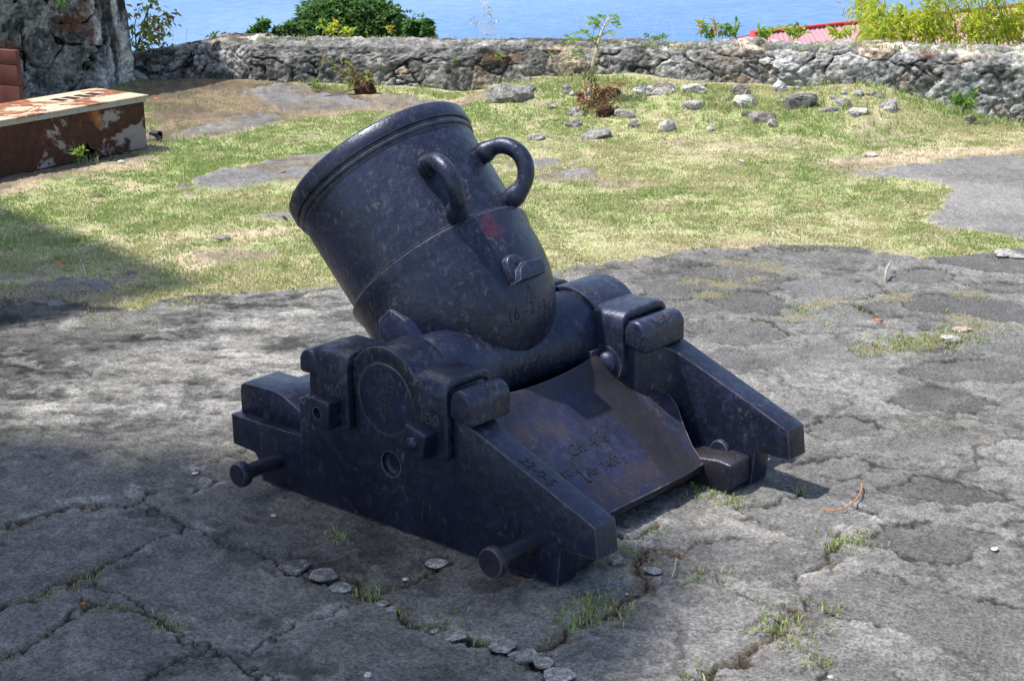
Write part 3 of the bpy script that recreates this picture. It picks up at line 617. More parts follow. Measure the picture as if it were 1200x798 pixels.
gr = np.clip(fbm2(X*3, Y*3, 3, 101)-.45, 0, 1); cem = cem*(1-.6*gr[:, None]*np.array([0, .02, .25]))
# flagstones on the right
hs = np.zeros_like(X); slabm = np.zeros_like(X); edge = np.full_like(X, 9.0)
for i, (P, k) in enumerate(SL):
    lo, hi = P.min(0)-.15, P.max(0)+.15; m = (X > lo[0]) & (X < hi[0]) & (Y > lo[1]) & (Y < hi[1])
    if not m.any(): continue
    d = sdf_poly(X[m]+.05*n1[m]+.07*n2[m]+.020*fine[m], Y[m]+.07*n2[m]-.05*n1[m]-.015*fine[m], P); d = d-.012; sm = ss(-d, -.004, .010)*(.72+.28*ss(fbm2(X[m]*8+i, Y[m]*8, 4, 83+i, .65), .36, .52))
    t = .128+.030*math.sin(i*5.3); c = np.stack([t*1.03*np.ones_like(d), t*np.ones_like(d), t*.965*np.ones_like(d)], 1)*np.clip(1+.32*mott[m]+.22*fine[m], .4, 1.7)[:, None]
    c = c+(wh[m]*.10)[:, None]
    cem[m] = cem[m]*(1-sm[:, None])+c*sm[:, None]; slabm[m] = np.maximum(slabm[m], sm); edge[m] = np.minimum(edge[m], np.abs(d))
lipn = ss(fbm2(X*5, Y*5, 3, 111), .42, .58); lip = np.exp(-(edge/.006)**2)*lipn; cem = cem*(1-.80*lip[:, None]); hs += -.0025*slabm-.005*lip
hs += .002*np.exp(-(edge/.03)**2)*(1-slabm)
# fainter flags filling the rest of the right hand paving
fa, fb, fc = worley2(U_/.42+.35*n1+.25*n2, V_/.20+.35*n1-.3*n2, 119); rightm = ss(X*.75+Y*.66, -.05, .45)*(1-lich); fe = fb-fa; fj = (1-ss(fe, .015, .055))*ss(fbm2(X*4, Y*4, 3, 123), .40, .52)*(1-slabm)*rightm
cem = cem*(1+((fc-.5)*.30*rightm*(1-slabm))[:, None]); cem = cem*(1-.48*fj[:, None]); hs += -.004*fj
# cracks and soil filled joints
soil = np.zeros_like(X); crk = np.zeros_like(X); cd = np.full_like(X, 9.0)
for P, w, sw in CR:
    lo, hi = P.min(0)-.2, P.max(0)+.2; m = (X > lo[0]) & (X < hi[0]) & (Y > lo[1]) & (Y < hi[1])
    if not m.any(): continue
    d = sdf_line(X[m]+.05*n2[m]+.022*fine[m], Y[m]+.05*n2[m]-.022*fine[m], P); ww = w*(.25+.75*vn2(X[m]*9, Y[m]*9, 121)); crk[m] = np.maximum(crk[m], 1-ss(d, ww*.6, ww*1.5)); cd[m] = np.minimum(cd[m], d)
    if sw: sw = sw*.68; soil[m] = np.maximum(soil[m], (1-ss(d+.018*n2[m]+.012*fine[m], sw*.75, sw*1.05)))
dark = np.array([.030, .027, .023]); sc_ = np.stack([.15+.11*fine+.05*mott, .127+.10*fine+.05*mott, .098+.08*fine+.04*mott], 1).clip(.02, 1)
lightedge = np.exp(-((cd-.02)/.014)**2)*ss(fbm2(X*6, Y*6, 3, 131), .5, .65); cem = cem*(1+.75*lightedge[:, None])
cem = lerp(cem, 0, np.zeros_like(X))*(1-soil[:, None])+sc_*soil[:, None]; cem = cem*(1-.9*crk[:, None])+dark*.9*crk[:, None]
# big slabs differ a little in level and tone: cells between the cracks
cellh = (fbm2(X*.9, Y*.9, 2, 141)-.5)*.02
hp = hs + cellh*pave - .010*crk - .003*soil + .010*(1-ss(cd, 0, .05))*(1-crk)*-.3 + (.0042*mott + .0048*fine) + .0012*lich*lm
hp -= .010*ss(bl, .6, 1)*.3
# small grassy joints far right
jg = np.zeros_like(X)
for p in JG: jg = np.maximum(jg, 1-ss(np.hypot((X-p[0])*cam_r[0]+(Y-p[1])*cam_r[1], ((X-p[0])*-cam_r[1]+(Y-p[1])*cam_r[0])*1.5)+.35*n2*.3, .03, .075))
jg *= pave
cem = cem*(1-.8*jg[:, None])+np.array([.22, .19, .12])*.8*jg[:, None]
# turf soil, bare earth, outcrops, asphalt
g1 = fbm2(X*1.6, Y*1.6, 4, 151); g2 = fbm2(X*22, Y*22, 3, 157)
turf = lerp(np.ones((len(X), 3))*np.array([.46, .42, .25]), (.30, .35, .14), ss(g1*.35+g2*.65, .35, .68)); turf *= (.8+.4*g2)[:, None]
e1 = fbm2(X*4, Y*4, 4, 161); earth = lerp(np.ones((len(X), 3))*np.array([.46, .37, .25]), (.26, .21, .15), ss(e1, .4, .62)); earth *= np.clip(1+.5*fine, .5, 1.6)[:, None]
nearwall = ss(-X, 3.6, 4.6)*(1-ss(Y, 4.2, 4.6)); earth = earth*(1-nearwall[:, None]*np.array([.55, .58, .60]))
rock = (.17+.10*mott+.08*fine).clip(.05, .5)[:, None]*np.array([1.03, 1.0, .97]); brownst = ss(fbm2(X*5, Y*9, 3, 171), .5, .62); rock = rock*(1-brownst[:, None]*np.array([.0, .12, .3]))
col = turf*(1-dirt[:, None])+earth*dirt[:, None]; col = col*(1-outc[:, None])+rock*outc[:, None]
band = ss(-Z['sp'], -.16, .0)*(1-pave); col = col*(1-.6*band[:, None])+np.array([.30, .25, .16])*.6*band[:, None]
ac = (.185+.04*mott+.08*fine+.05*ss(fbm2(X*2.2, Y*2.2, 3, 181), .5, .7)).clip(.08, .6)[:, None]*np.array([1.02, .985, .94]); col = col*(1-asph[:, None])+ac*asph[:, None]
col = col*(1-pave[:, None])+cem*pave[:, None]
hillm = ss(-Z['wd'], .9, 1.3); col = col*(1-hillm[:, None])+np.array([.07, .09, .03])*hillm[:, None]
hg = .018*(fbm2(X*2.5, Y*2.5, 4, 191)-.5)+.012*n2-.004 + outc*(.018+.015*mott) + asph*.010 + dirt*.006*fine
HH = H + np.where(hillm > .5, 0, hp*pave+hg*(1-pave))
nr, nt = RR.shape; idx = np.arange(nr*nt).reshape(nr, nt); nx = np.roll(idx, -1, 1)
faces = np.stack([idx[:-1], idx[1:], nx[1:], nx[:-1]], -1).reshape(-1, 4)
M_GROUND = colmat('weathered stone and earth', (.55, 1.45), 120, .9, .95, .006, 430, lo=.36, hi=.64)
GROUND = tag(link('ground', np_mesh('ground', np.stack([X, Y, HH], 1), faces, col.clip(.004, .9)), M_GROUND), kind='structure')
# sea
M_SEA = NT('sea'); _c = M_SEA.coord(); _w = M_SEA.noise(.22, 4, .6, M_SEA.coord((1, 1, 1))); _big = M_SEA.noise(.012, 3, .5, M_SEA.coord((1, .35, 1)))
M_SEA.set(Base_Color=M_SEA.mix(M_SEA.ramp(M_SEA.math('ADD', M_SEA.math('MULTIPLY', _big, .5), M_SEA.math('MULTIPLY', _w, .5)), (.38, 0), (.62, 1)), (.085, .185, .375), (.15, .26, .46)), Roughness=.35, Normal=M_SEA.bump(_w, .8, 1.2)); M_SEA.b.inputs['Specular IOR Level'].default_value = .3; M_SEA = M_SEA.m
bm = bmesh.new(); bmesh.ops.create_circle(bm, cap_ends=True, segments=96, radius=45000); bmesh.ops.translate(bm, vec=(0, 0, -62), verts=bm.verts)
tag(bm_link('sea', bm, M_SEA), kind='structure')
# ---------------------------------------------------------------- grass
def grass_density(x, y, z): return np.maximum(1-z['pave'], .75*ss(z['sp'], -.22, -.0)*ss(fbm2(x*8, y*8, 3, 207), .48, .58))*(1-.93*z['dirt'])*(1-z['outc']*ss(fbm2(x*7, y*7, 3, 209), .36, .50))*(1-z['asph'])*ss(z['wd'], .02, .1)
NT_ = 270000; rr = np.sqrt(RNG.uniform(4.2**2, 11.0**2, NT_)); tt = RNG.uniform(-.36, .36, NT_)
gx, gy = CAM[0]+rr*np.cos(tt+YAW), CAM[1]+rr*np.sin(tt+YAW); gh, gzn = height(gx, gy, True)
keep = RNG.random(NT_) < grass_density(gx, gy, gzn)*(.35+.65*ss(fbm2(gx*6, gy*6, 3, 201), .3, .6)); gx, gy, gh = gx[keep], gy[keep], gh[keep]
def blades(gx, gy, gz_, nb, lmin, lmax, wmin, wmax, green, seed, lean=.9):
    rg = np.random.default_rng(seed); n = len(gx)*nb; bx = np.repeat(gx, nb)+rg.normal(0, .012, n); by = np.repeat(gy, nb)+rg.normal(0, .012, n); bz = np.repeat(gz_, nb)-.004
    a = rg.uniform(0, 2*PI, n); L = rg.uniform(lmin, lmax, n); le = rg.uniform(.15, lean, n)*L; w = rg.uniform(wmin, wmax, n)*.5; wa = a+rg.uniform(.8, 2.3, n)
    dx, dy = np.cos(wa)*w, np.sin(wa)*w; base = np.stack([bx, by, bz], 1); o = np.stack([dx, dy, 0*dx], 1); mid = base+np.stack([np.cos(a)*le*.35, np.sin(a)*le*.35, L*.6], 1); tip = base+np.stack([np.cos(a)*le, np.sin(a)*le, L*.85], 1)
    v = np.stack([base-o, base+o, mid+o*.75, tip, mid-o*.75], 1).reshape(-1, 3); k = np.arange(n)*5
    f = np.concatenate([np.stack([k, k+1, k+2, k+4], 1), np.stack([k+4, k+2, k+3, k+3], 1)])
    g = np.clip(np.repeat(green, nb)+rg.normal(0, .16, n), 0, 1); c = lerp(np.ones((n, 3))*np.array([.50, .47, .26]), (.24, .34, .10), g); c = c*rg.uniform(.84, 1.16, (n, 1)); c = np.repeat(c, 5, 0)
    return v, f, c
def blade_mesh(name, v, f, c, mat):
    me = bpy.data.meshes.new(name); q = len(f)//2; me.vertices.add(len(v)); me.vertices.foreach_set('co', v.astype(np.float32).ravel())
    li = np.concatenate([f[:q].ravel(), f[q:, :3].ravel()]).astype(np.int32); me.loops.add(len(li)); me.loops.foreach_set('vertex_index', li)
    ls = np.concatenate([np.arange(q)*4, 4*q+np.arange(q)*3]).astype(np.int32); lt = np.concatenate([np.full(q, 4), np.full(q, 3)]).astype(np.int32)
    me.polygons.add(2*q); me.polygons.foreach_set('loop_start', ls); me.polygons.foreach_set('loop_total', lt); me.update(calc_edges=True)
    a = me.color_attributes.new('Col', 'FLOAT_COLOR', 'POINT'); cc = np.ones((len(v), 4), np.float32); cc[:, :3] = c; a.data.foreach_set('color', cc.ravel())
    return link(name, me, mat)
M_GRASS = colmat('grass blades', (.85, 1.15), 20, .6, 0, trans=.35, spec=.25); M_LEAF = colmat('leaves', (.85, 1.15), 30, .5, 0, trans=.5, spec=.35)
green = ss(.40*fbm2(gx*1.6, gy*1.6, 4, 151)+.60*fbm2(gx*11, gy*11, 3, 211)+.12*ss(-gx-gy*.2, 2.0, 3.6), .33, .76)*.92
tag(blade_mesh('grass', *blades(gx, gy, gh, 4, .005, .015, .003, .0055, green, 11), M_GRASS), kind='stuff')
# taller tufts along the wall foot and on the bank; weeds in the paving joints
tx, ty, tg = [], [], []
for px, py, n, sp in ((820, 82, 90, .25), (900, 88, 90, .28), (700, 100, 50, .18), (960, 100, 60, .2), (1120, 125, 80, .22), (1145, 140, 60, .18), (560, 105, 40, .2), (850, 120, 70, .3), (760, 130, 70, .35), (930, 140, 50, .3), (470, 116, 25, .08), (500, 112, 20, .06), (375, 103, 25, .06), (660, 85, 40, .2), (1060, 118, 40, .15), (240, 165, 20, .3), (85, 188, 14, .05), (95, 183, 16, .05), (420, 100, 20, .08), (1000, 128, 30, .2)):
    q = at(px, py); tx += list(q[0]+RNG.normal(0, sp, n)); ty += list(q[1]+RNG.normal(0, sp*.5, n)); tg += [RNG.uniform(.55, .95)]*n
tx, ty, tg = map(np.array, (tx, ty, tg)); th_, tz = height(tx, ty, True); ok = tz['wd'] > .02; tx, ty, tg, th_ = tx[ok], ty[ok], tg[ok], th_[ok]
tag(blade_mesh('tall_grass', *blades(tx, ty, th_, 7, .015, .055, .0035, .006, tg, 12), M_GRASS), kind='stuff')
jx, jy, jl = [], [], []
for px, py, n, sp in ((690, 718, 34, .035), (705, 708, 26, .03), (672, 732, 16, .03), (430, 695, 14, .02), (398, 629, 12, .012), (488, 720, 12, .03), (520, 735, 8, .03), (560, 748, 8, .02), (720, 640, 6, .02), (765, 622, 6, .02), (745, 660, 8, .03), (1000, 632, 22, .03), (990, 640, 14, .02), (915, 738, 18, .03), (930, 728, 14, .03), (960, 712, 8, .02), (960, 774, 10, .015), (832, 580, 14, .03), (870, 585, 8, .02), (820, 672, 10, .02), (195, 728, 14, .025), (135, 715, 8, .015), (95, 675, 10, .04), (60, 705, 10, .03), (120, 668, 8, .03), (20, 620, 8, .025), (940, 575, 6, .01), (825, 568, 10, .012), (850, 590, 8, .02), (815, 790, 8, .02), (205, 735, 8, .02), (935, 745, 10, .03)):
    q = at(px, py); jx += list(q[0]+RNG.normal(0, sp, n)); jy += list(q[1]+RNG.normal(0, sp, n)); jl += [1]*n
for p in JG: jx += list(p[0]+RNG.normal(0, .05, 30)); jy += list(p[1]+RNG.normal(0, .05, 30))
jx, jy = np.array(jx), np.array(jy)
tag(blade_mesh('joint_weeds', *blades(jx, jy, np.zeros_like(jx), 5, .005, .018, .0025, .005, RNG.uniform(.45, .95, len(jx)), 13), M_GRASS), kind='stuff')
# ================================================================= MASONRY
M_WALL = colmat('weathered rubble masonry', (.55, 1.45), 48, .92, .7, .010, 210, lo=.36, hi=.64)
def masonry(pts_fn, ns, nt, S, T, cs, ct, seed, depth=.035, plaster=None, pal=None, white=.5, tone_fn=None):
    """grid of a wall skin: pts_fn(s, t) -> (points, normals); S, T surface lengths for the stone pattern"""
    s, t = np.meshgrid(np.linspace(0, 1, ns), np.linspace(0, 1, nt), indexing='ij'); s, t = s.ravel(), t.ravel(); P, N = pts_fn(s, t); a, b = S(s), T(t)
    wa = a+.16*(fbm2(a*4, b*4, 3, seed)-.5)*2*cs/.25; wb = b+.16*(fbm2(a*4+9, b*4, 3, seed+3)-.5)*2*ct/.2
    f1, f2, cid = worley2(wa/cs, wb/ct, seed+5); g1, g2, c2 = worley2(wa/cs*2.7, wb/ct*2.7, seed+6); small = cid < .28
    e = np.where(small, np.minimum(f2-f1, (g2-g1)*.5), f2-f1); cid = np.where(small, (cid*7+c2) % 1, cid); st = ss(e+.14*(fbm2(a*18, b*18, 4, seed+33, .6)-.5), .015, .085)
    n1 = fbm2(a*7, b*7, 5, seed+9, .6); n2 = .5+1.7*(fbm2(a*24, b*24, 5, seed+13, .7)-.5); n3 = fbm2(a*80, b*80, 2, seed+17)
    pl = plaster(a, b, n1) if plaster else np.zeros_like(a)
    d = depth*.80*(st-.6)*(1-pl) + depth*.3*pl*(1+.5*(n1-.5)) + .030*(n1-.5) + .016*(n2-.5)+.012*(n3-.5)
    base = .09+.40*cid**1.4; base = base*(1+.9*(n1-.5)+1.3*(n2-.5)+.7*(n3-.5)); c = np.stack([base*1.02, base, base*.97], 1)
    br = ((cid*13.7) % 1 > .78)[:, None]; c = np.where(br, c*np.array([1.25, 1.0, .80]), c)
    pc = (.19*(1+1.5*(n1-.5)+1.3*(n2-.5)+.7*(n3-.5)))[:, None]*np.array([1, .99, .97]); c = c*(1-pl[:, None])+pc*pl[:, None]
    jm = (1-st)*(1-pl); jc = lerp(np.ones((len(a), 3))*np.array([.50, .47, .41]), (.022, .020, .018), ss(fbm2(a*5, b*5, 3, seed+21), .40, .52)); c = c*(1-jm[:, None])+jc*(.7+.6*n2)[:, None]*jm[:, None]
    wm = ss(fbm2(a*6+3, b*6, 5, seed+25, .65), .60-.08*white, .70-.06*white)*white; c = c*(1-wm[:, None])+np.array([.62, .59, .54])*wm[:, None]*(.7+.6*n2)[:, None]
    bm_ = ss(fbm2(a*3.3, b*3.3+7, 5, seed+29, .62), .56, .66)*.75; c = c*(1-bm_[:, None])+np.array([.035, .035, .034])*bm_[:, None]
    sp_ = ss(fbm2(a*17, b*17, 5, seed+41, .72), .56, .64)*white; c = c*(1-.5*sp_[:, None])+np.array([.60, .57, .51])*.5*sp_[:, None]; dk = ss(fbm2(a*13+5, b*13, 5, seed+43, .72), .56, .65); c = c*(1-.40*dk[:, None])
    if tone_fn is not None: c = tone_fn(a, b, c, n1, n2, n3)
    V = P+N*d[:, None]; i = np.arange(ns*nt).reshape(ns, nt); f = np.stack([i[:-1, :-1], i[1:, :-1], i[1:, 1:], i[:-1, 1:]], -1).reshape(-1, 4)
    return V, f, c.clip(.01, .8)
def wall_section(A, B, zt, zb, thick, extra=0.0):
    """front foot, up, over the top and down the back, between world points A and B"""
    A, B = np.asarray(A, float), np.asarray(B, float); L = np.linalg.norm(B-A); u = (B-A)/L; n = np.array([u[1], -u[0]])
    def fn(s, t):
        z1 = zt(s); z0 = zb(s); hgt = z1-z0; tot = hgt+thick+hgt; q = t*tot; r = .05
        y = np.where(q < hgt, 0, np.where(q < hgt+thick, q-hgt, thick)); z = np.where(q < hgt, z0+q, np.where(q < hgt+thick, z1, z1-(q-hgt-thick)))
        k = np.exp(-(q-hgt)/.06*(q-hgt)/.06); k2 = np.exp(-((q-hgt-thick)/.06)**2); z = z-.03*k-.03*k2; y = y+.022*k-.022*k2
        lean = np.where(q < hgt, .05*(q/hgt), .05); P = np.stack([A[0]+u[0]*L*s-n[0]*(y+lean), A[1]+u[1]*L*s-n[1]*(y+lean), z], 1)
        ph = ss(q, hgt-.05, hgt+.05)*PI/2+ss(q, hgt+thick-.05, hgt+thick+.05)*PI/2; N = np.stack([n[0]*np.cos(ph), n[1]*np.cos(ph), np.sin(ph)], 1); return P, N
    return fn, L, n, u
# long parapet
A2 = WA-WU*.05; B2 = WB+WU*3.0; LL = np.linalg.norm(B2-A2)
ztop = lambda s: .250+.080*(s*LL/4.4)*np.minimum(1, 4.4/(s*LL+1e-6))+.018*(fbm2(s*LL*3, s*0, 3, 301)-.5)*(.5+1.5*ss(s*LL, 2.0, 2.6))
fn, L_, n_, u_ = wall_section(A2, B2, ztop, lambda s: s*0-.12, .27)
def plast(a, b, n1): return ss(n1*.5+.55*fbm2(a*1.7, b*2.2, 3, 305)+.12*ss(b, .30, .42)*(1-ss(a, 1.9, 2.4)) - .10*ss(a, 2.6, 3.3) - .14*(1-ss(b, .14, .26)), .50, .58)
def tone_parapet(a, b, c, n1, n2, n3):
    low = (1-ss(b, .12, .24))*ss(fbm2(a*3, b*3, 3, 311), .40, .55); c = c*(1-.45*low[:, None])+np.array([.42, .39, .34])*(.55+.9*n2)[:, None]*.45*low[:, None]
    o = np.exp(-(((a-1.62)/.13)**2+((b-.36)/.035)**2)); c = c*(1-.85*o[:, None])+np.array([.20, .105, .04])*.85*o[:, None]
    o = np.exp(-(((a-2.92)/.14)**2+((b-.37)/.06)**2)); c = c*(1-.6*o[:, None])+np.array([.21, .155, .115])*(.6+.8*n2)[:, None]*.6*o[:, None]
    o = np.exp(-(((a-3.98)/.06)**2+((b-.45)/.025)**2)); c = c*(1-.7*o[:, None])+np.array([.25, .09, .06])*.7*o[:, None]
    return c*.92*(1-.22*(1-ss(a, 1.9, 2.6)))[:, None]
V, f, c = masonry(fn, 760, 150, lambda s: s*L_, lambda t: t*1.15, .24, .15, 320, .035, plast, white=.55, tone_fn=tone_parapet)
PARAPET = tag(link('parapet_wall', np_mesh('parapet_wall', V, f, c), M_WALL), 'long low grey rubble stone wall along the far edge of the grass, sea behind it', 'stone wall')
# shorter lower stretch between tower and corner, darker
q0 = at(150, 93)[:2]; q1 = WA-WU*.02+WN*-.02; q0 = q0+(q0-q1)*.25
fn, L_, n_, u_ = wall_section(q0, q1, lambda s: .145+.105*ss(s, .15, .85)+.02*(fbm2(s*5, s*0, 3, 331)-.5), lambda s: s*0-.1, .42)
def tone_dark(a, b, c, n1, n2, n3):
    k = ss(fbm2(a*5, b*8, 4, 335), .46, .58); return c*(1-.62*k[:, None])*.95
V, f, c = masonry(fn, 220, 120, lambda s: s*L_, lambda t: t*1.1, .30, .17, 340, .03, lambda a, b, n1: ss(n1, .5, .6)*.6, white=.7, tone_fn=tone_dark)
tag(link('parapet_wall', np_mesh('parapet_wall', V, f, c), M_WALL), 'short dark blotched stone wall sloping down between tower and wall corner', 'stone wall')
# ---------------------------------------------------------------- ruined tower on the left
TOW = empty('ruined_tower', (-5.9, 2.4, 0), 'ruined fort tower of blackened rubble with whitewashed right corner, behind the rusty tank', 'tower')
c0 = at(118, 104)[:2]; c1 = at(157, 94)[:2]; c_l = c0+(np.array([-4.95, -.2])-c0); dirl = np.array([-.28, -1.0]); dirl /= np.linalg.norm(dirl)
FR = [c0+dirl*2.02, c0]                                     # front face, and its right face running back
uF = (FR[1]-FR[0])/np.linalg.norm(FR[1]-FR[0]); nF = np.array([uF[1], -uF[0]])
uS = (c1-c0)/np.linalg.norm(c1-c0); nS = np.array([uS[1], -uS[0]])
def tower_skin(poly, zt, seed, ns, nt, tone, white=.5, cs=.22, ct=.17, plaster=None):
    poly = [np.asarray(p, float) for p in poly]; seg = [np.linalg.norm(b-a) for a, b in zip(poly[:-1], poly[1:])]; Lt = sum(seg); cum = np.r_[0, np.cumsum(seg)]
    def fn(s, t):
        q = s*Lt; xy = np.stack([np.interp(q, cum, [p[k] for p in poly]) for k in (0, 1)], 1); nn = np.zeros_like(xy)
        for i, (a, b) in enumerate(zip(poly[:-1], poly[1:])):
            u = (b-a)/np.linalg.norm(b-a); n = np.array([u[1], -u[0]]); w = ss(q, cum[i]-.06, cum[i]+.06)*(1-ss(q, cum[i+1]-.06, cum[i+1]+.06)) if 0 < i else (1-ss(q, cum[1]-.06, cum[1]+.06))
            if i == len(seg)-1: w = ss(q, cum[i]-.06, cum[i]+.06) if i > 0 else np.ones_like(q)
            nn += n*w[:, None]
        nn /= np.linalg.norm(nn, axis=1)[:, None]+1e-9; z = -.1+(zt+.1)*t; return np.concatenate([xy-nn*(.06*np.maximum(z, 0))[:, None], z[:, None]], 1), np.concatenate([nn, nn[:, :1]*0], 1)
    return masonry(fn, ns, nt, lambda s: s*Lt, lambda t: (zt+.1)*t, cs, ct, seed, .04, plaster, white=white, tone_fn=tone)
Lf = np.linalg.norm(FR[1]-FR[0])
def tone_tower(a, b, c, n1, n2, n3):
    side = ss(a, Lf-.05, Lf+.03); k = ss(fbm2(a*4.5, b*4.5, 6, 351, .7), .43, .53)*(1-side)*(1-.6*ss(a, Lf-.75, Lf-.35)); c = c*(1-.88*k[:, None]); wk = ss(fbm2(a*7, b*7, 6, 353, .72), .53, .60)*(1-side); c = c*(1-.8*wk[:, None])+np.array([.55, .53, .49])*.8*wk[:, None]*(.5+n2)[:, None].clip(0, 1.4)
    strk = fbm2(a*16, b*1.8, 4, 355, .6); w = side*ss(strk, .34, .56); c = c*(1-.9*w[:, None])+np.array([.62, .59, .54])*(.55+.9*n2)[:, None]*.9*w[:, None]
    w2 = side*(1-ss(strk, .30, .40)); c = c*(1-.6*w2[:, None])
    for aa, bb, ra, rb, t in ((Lf-.52, .40, .06, .04, .8), (Lf-.50, .17, .05, .05, .7), (Lf-.20, .09, .05, .03, .6), (Lf-.13, .50, .10, .05, .8), (Lf-.03, .42, .02, .06, .7)):
        o = np.exp(-((a-aa)/ra)**4-((b-bb)/rb)**4)*t; c = c*(1-o[:, None])+np.array([.27, .095, .055])*o[:, None]
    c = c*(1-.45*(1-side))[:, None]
    return c
back = c1+(c1-c0)*1.2
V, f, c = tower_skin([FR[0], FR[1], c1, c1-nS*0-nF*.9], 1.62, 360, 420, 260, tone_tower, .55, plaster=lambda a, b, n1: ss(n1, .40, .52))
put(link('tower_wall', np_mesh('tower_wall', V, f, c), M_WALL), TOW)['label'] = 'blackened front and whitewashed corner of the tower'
bm = bmesh.new(); e = [FR[0]+nF*-.02, FR[1]-nF*.03-uF*.03, c1-uS*.03+nS*-.04, c1-nF*.9-uS*.05, FR[0]-nF*1.5]
prism(bm, [tuple(p) for p in e], 'z', -.05, 1.57); put(bm_link('tower_core', bm, M_WALL), TOW)
SUN_EL, SUN_H = 66.0, np.array([-.8, -.6])                 # direction the sunlight comes from
FB = empty('shade_building', (-5.2, -1.7, 0), 'tall unseen stone building added outside the left of the frame to shade the left lawn', 'building')
hb = 6.0; off = SUN_H*hb/math.tan(R(SUN_EL)); k0, k1 = np.array([-3.80, 1.08])+off, np.array([-1.97, .80])+off; k2, k3 = k1+np.array([-.75, -6.0]), k0+np.array([-.75, -6.0])  # unseen block: corner set by the lawn shadow, length added to cut sky light
V, f, c = tower_skin([k2, k1, k0], hb, 370, 200, 200, tone_dark, .5, .5, .35)
put(link('building_wall', np_mesh('building_wall', V, f, c), M_WALL), FB)
bm = bmesh.new(); prism(bm, [tuple(p) for p in (k0*.985+k2*.015, k1*.985+k3*.015, k2, k3)], 'z', -.05, hb-.03); put(bm_link('building_core', bm, M_WALL), FB)
# boarded panel set against the tower, left
s = NT('red brown painted board'); co = s.coord(); zc = s.n('ShaderNodeSeparateXYZ'); s.l(co, zc.inputs[0]); s.set(Base_Color=s.mix(s.ramp(s.noise(9, 5, .6, co), (.35, 0), (.7, 1)), (.12, .030, .025), (.17, .055, .046)), Roughness=.7, Normal=s.bump(s.noise(30, 4, .6, co), .3, .005)); M_BOARD = s.m
pl = Lf-.0
pA = far(-16, 110, 9.55)[:2]; pB = far(22.5, 108, 9.42)[:2]; up_ = pB-pA; up_ /= np.linalg.norm(up_); pn = np.array([up_[1], -up_[0]])
ED = tag(bpy.data.objects.new('board_panel', None), 'reddish brown board panel leaning on the blackened tower wall', 'panel'); COL.objects.link(ED); ED.location = (pA[0], pA[1], 0); bpy.context.view_layer.update()
pA = pA-up_*.9
for k, (z0, z1) in enumerate(((-.05, .148), (.152, .262), (.266, .345))):
    bm = bmesh.new(); q = [pA, pB, pB-pn*.03, pA-pn*.03]; prism(bm, [tuple(p) for p in q], 'z', z0, z1); put(bm_link('board', bm, M_BOARD, None, bevel=.002), ED)
# ---------------------------------------------------------------- rusty box
zt = .262
b0 = flat(172.5, 173.5)[:2]; b1 = flat(-2, 209)[:2]; ub = (b1-b0)/np.linalg.norm(b1-b0); nb = np.array([-ub[1], ub[0]])
if nb@(CAM[:2]-b0) < 0: nb = -nb
tb = flat(118.5, 94.3, zt)[:2]; tf = flat(168.7, 102, zt)[:2]; dep = abs((tb-tf)@nb); LB = 2.1
TANK = empty('steel_tank', (*b0, 0), 'rusted rectangular steel tank with peeling white lid beside the tower', 'tank')
s = NT('rusted flaking sheet'); co = s.coord(); n1 = s.noise(3.2, 7, .62, co, .5); n2 = s.noise(30, 5, .65, co)
rust = s.mix(s.ramp(n2, (.35, 0), (.7, 1)), (.040, .014, .008), (.095, .030, .014)); orange = s.ramp(s.noise(4.4, 5, .6, s.coord((1, 1.3, 1)), .4), (.60, 0), (.70, 1)); rust = s.mix(s.math('MULTIPLY', orange, .8), rust, (.36, .12, .035))
mask = s.ramp(s.math('ADD', n1, s.math('MULTIPLY', n2, .10)), (.594, 0), (.625, 1)); s.set(Base_Color=s.mix(mask, rust, (.30, .25, .23)), Roughness=.85, Normal=s.bump(mask, .5, .004, s.bump(n2, .5, .006))); M_RUST = s.m
s = NT('flaking white lid'); co = s.coord(); n1 = s.noise(3.5, 6, .6, co, .6); n2 = s.noise(40, 4, .6, co); mask = s.ramp(s.math('ADD', n1, s.math('MULTIPLY', n2, .08)), (.575, 0), (.60, 1))
s.set(Base_Color=s.mix(mask, s.mix(s.ramp(n2, (.3, 0), (.7, 1)), (.44, .34, .23), (.60, .50, .36)), s.mix(s.ramp(n2, (.4, 0), (.6, 1)), (.15, .045, .02), (.33, .13, .05))), Roughness=.8, Normal=s.bump(n2, .3, .003)); M_LID = s.m
s = NT('grey lid rim'); co = s.coord(); s.set(Base_Color=s.mix(s.ramp(s.noise(24, 5, .65, co), (.62, 0), (.68, 1)), (.36, .35, .34), (.24, .08, .03)), Roughness=.7); M_RIM = s.m
def Q(a, b): p = b0+ub*a-nb*b; return (float(p[0]), float(p[1]))
rg = np.random.default_rng(5); hole = [(.30, .0), (.31, .035), (.345, .05), (.36, .085), (.372, .045), (.40, .028), (.43, .02), (.47, .0)]
bm = bmesh.new()                                            # front sheet with the rusted-out hole at its foot
out = [(0, .004)]+[(a, z+.004) for a, z in hole]+[(LB, .004), (LB, zt-.03), (0, zt-.03)]
fr = []
for off in (0, .008): fr.append([bm.verts.new((*Q(a, off), z)) for a, z in out])
bm.faces.new(fr[0]); bm.faces.new(fr[1][::-1]); m = len(out)
for i in range(m): bm.faces.new((fr[0][i], fr[1][i], fr[1][(i+1) % m], fr[0][(i+1) % m]))
for (a0, a1, e0, e1) in ((0, .008, .0085, dep), (LB-.008, LB, .0085, dep), (.0085, LB-.009, dep-.008, dep)):
    prism(bm, [Q(a0, e0), Q(a1, e0), Q(a1, e1), Q(a0, e1)], 'z', .004, zt-.03)
put(bm_link('tank_body', bm, M_RUST, None, sharp=30), TANK)
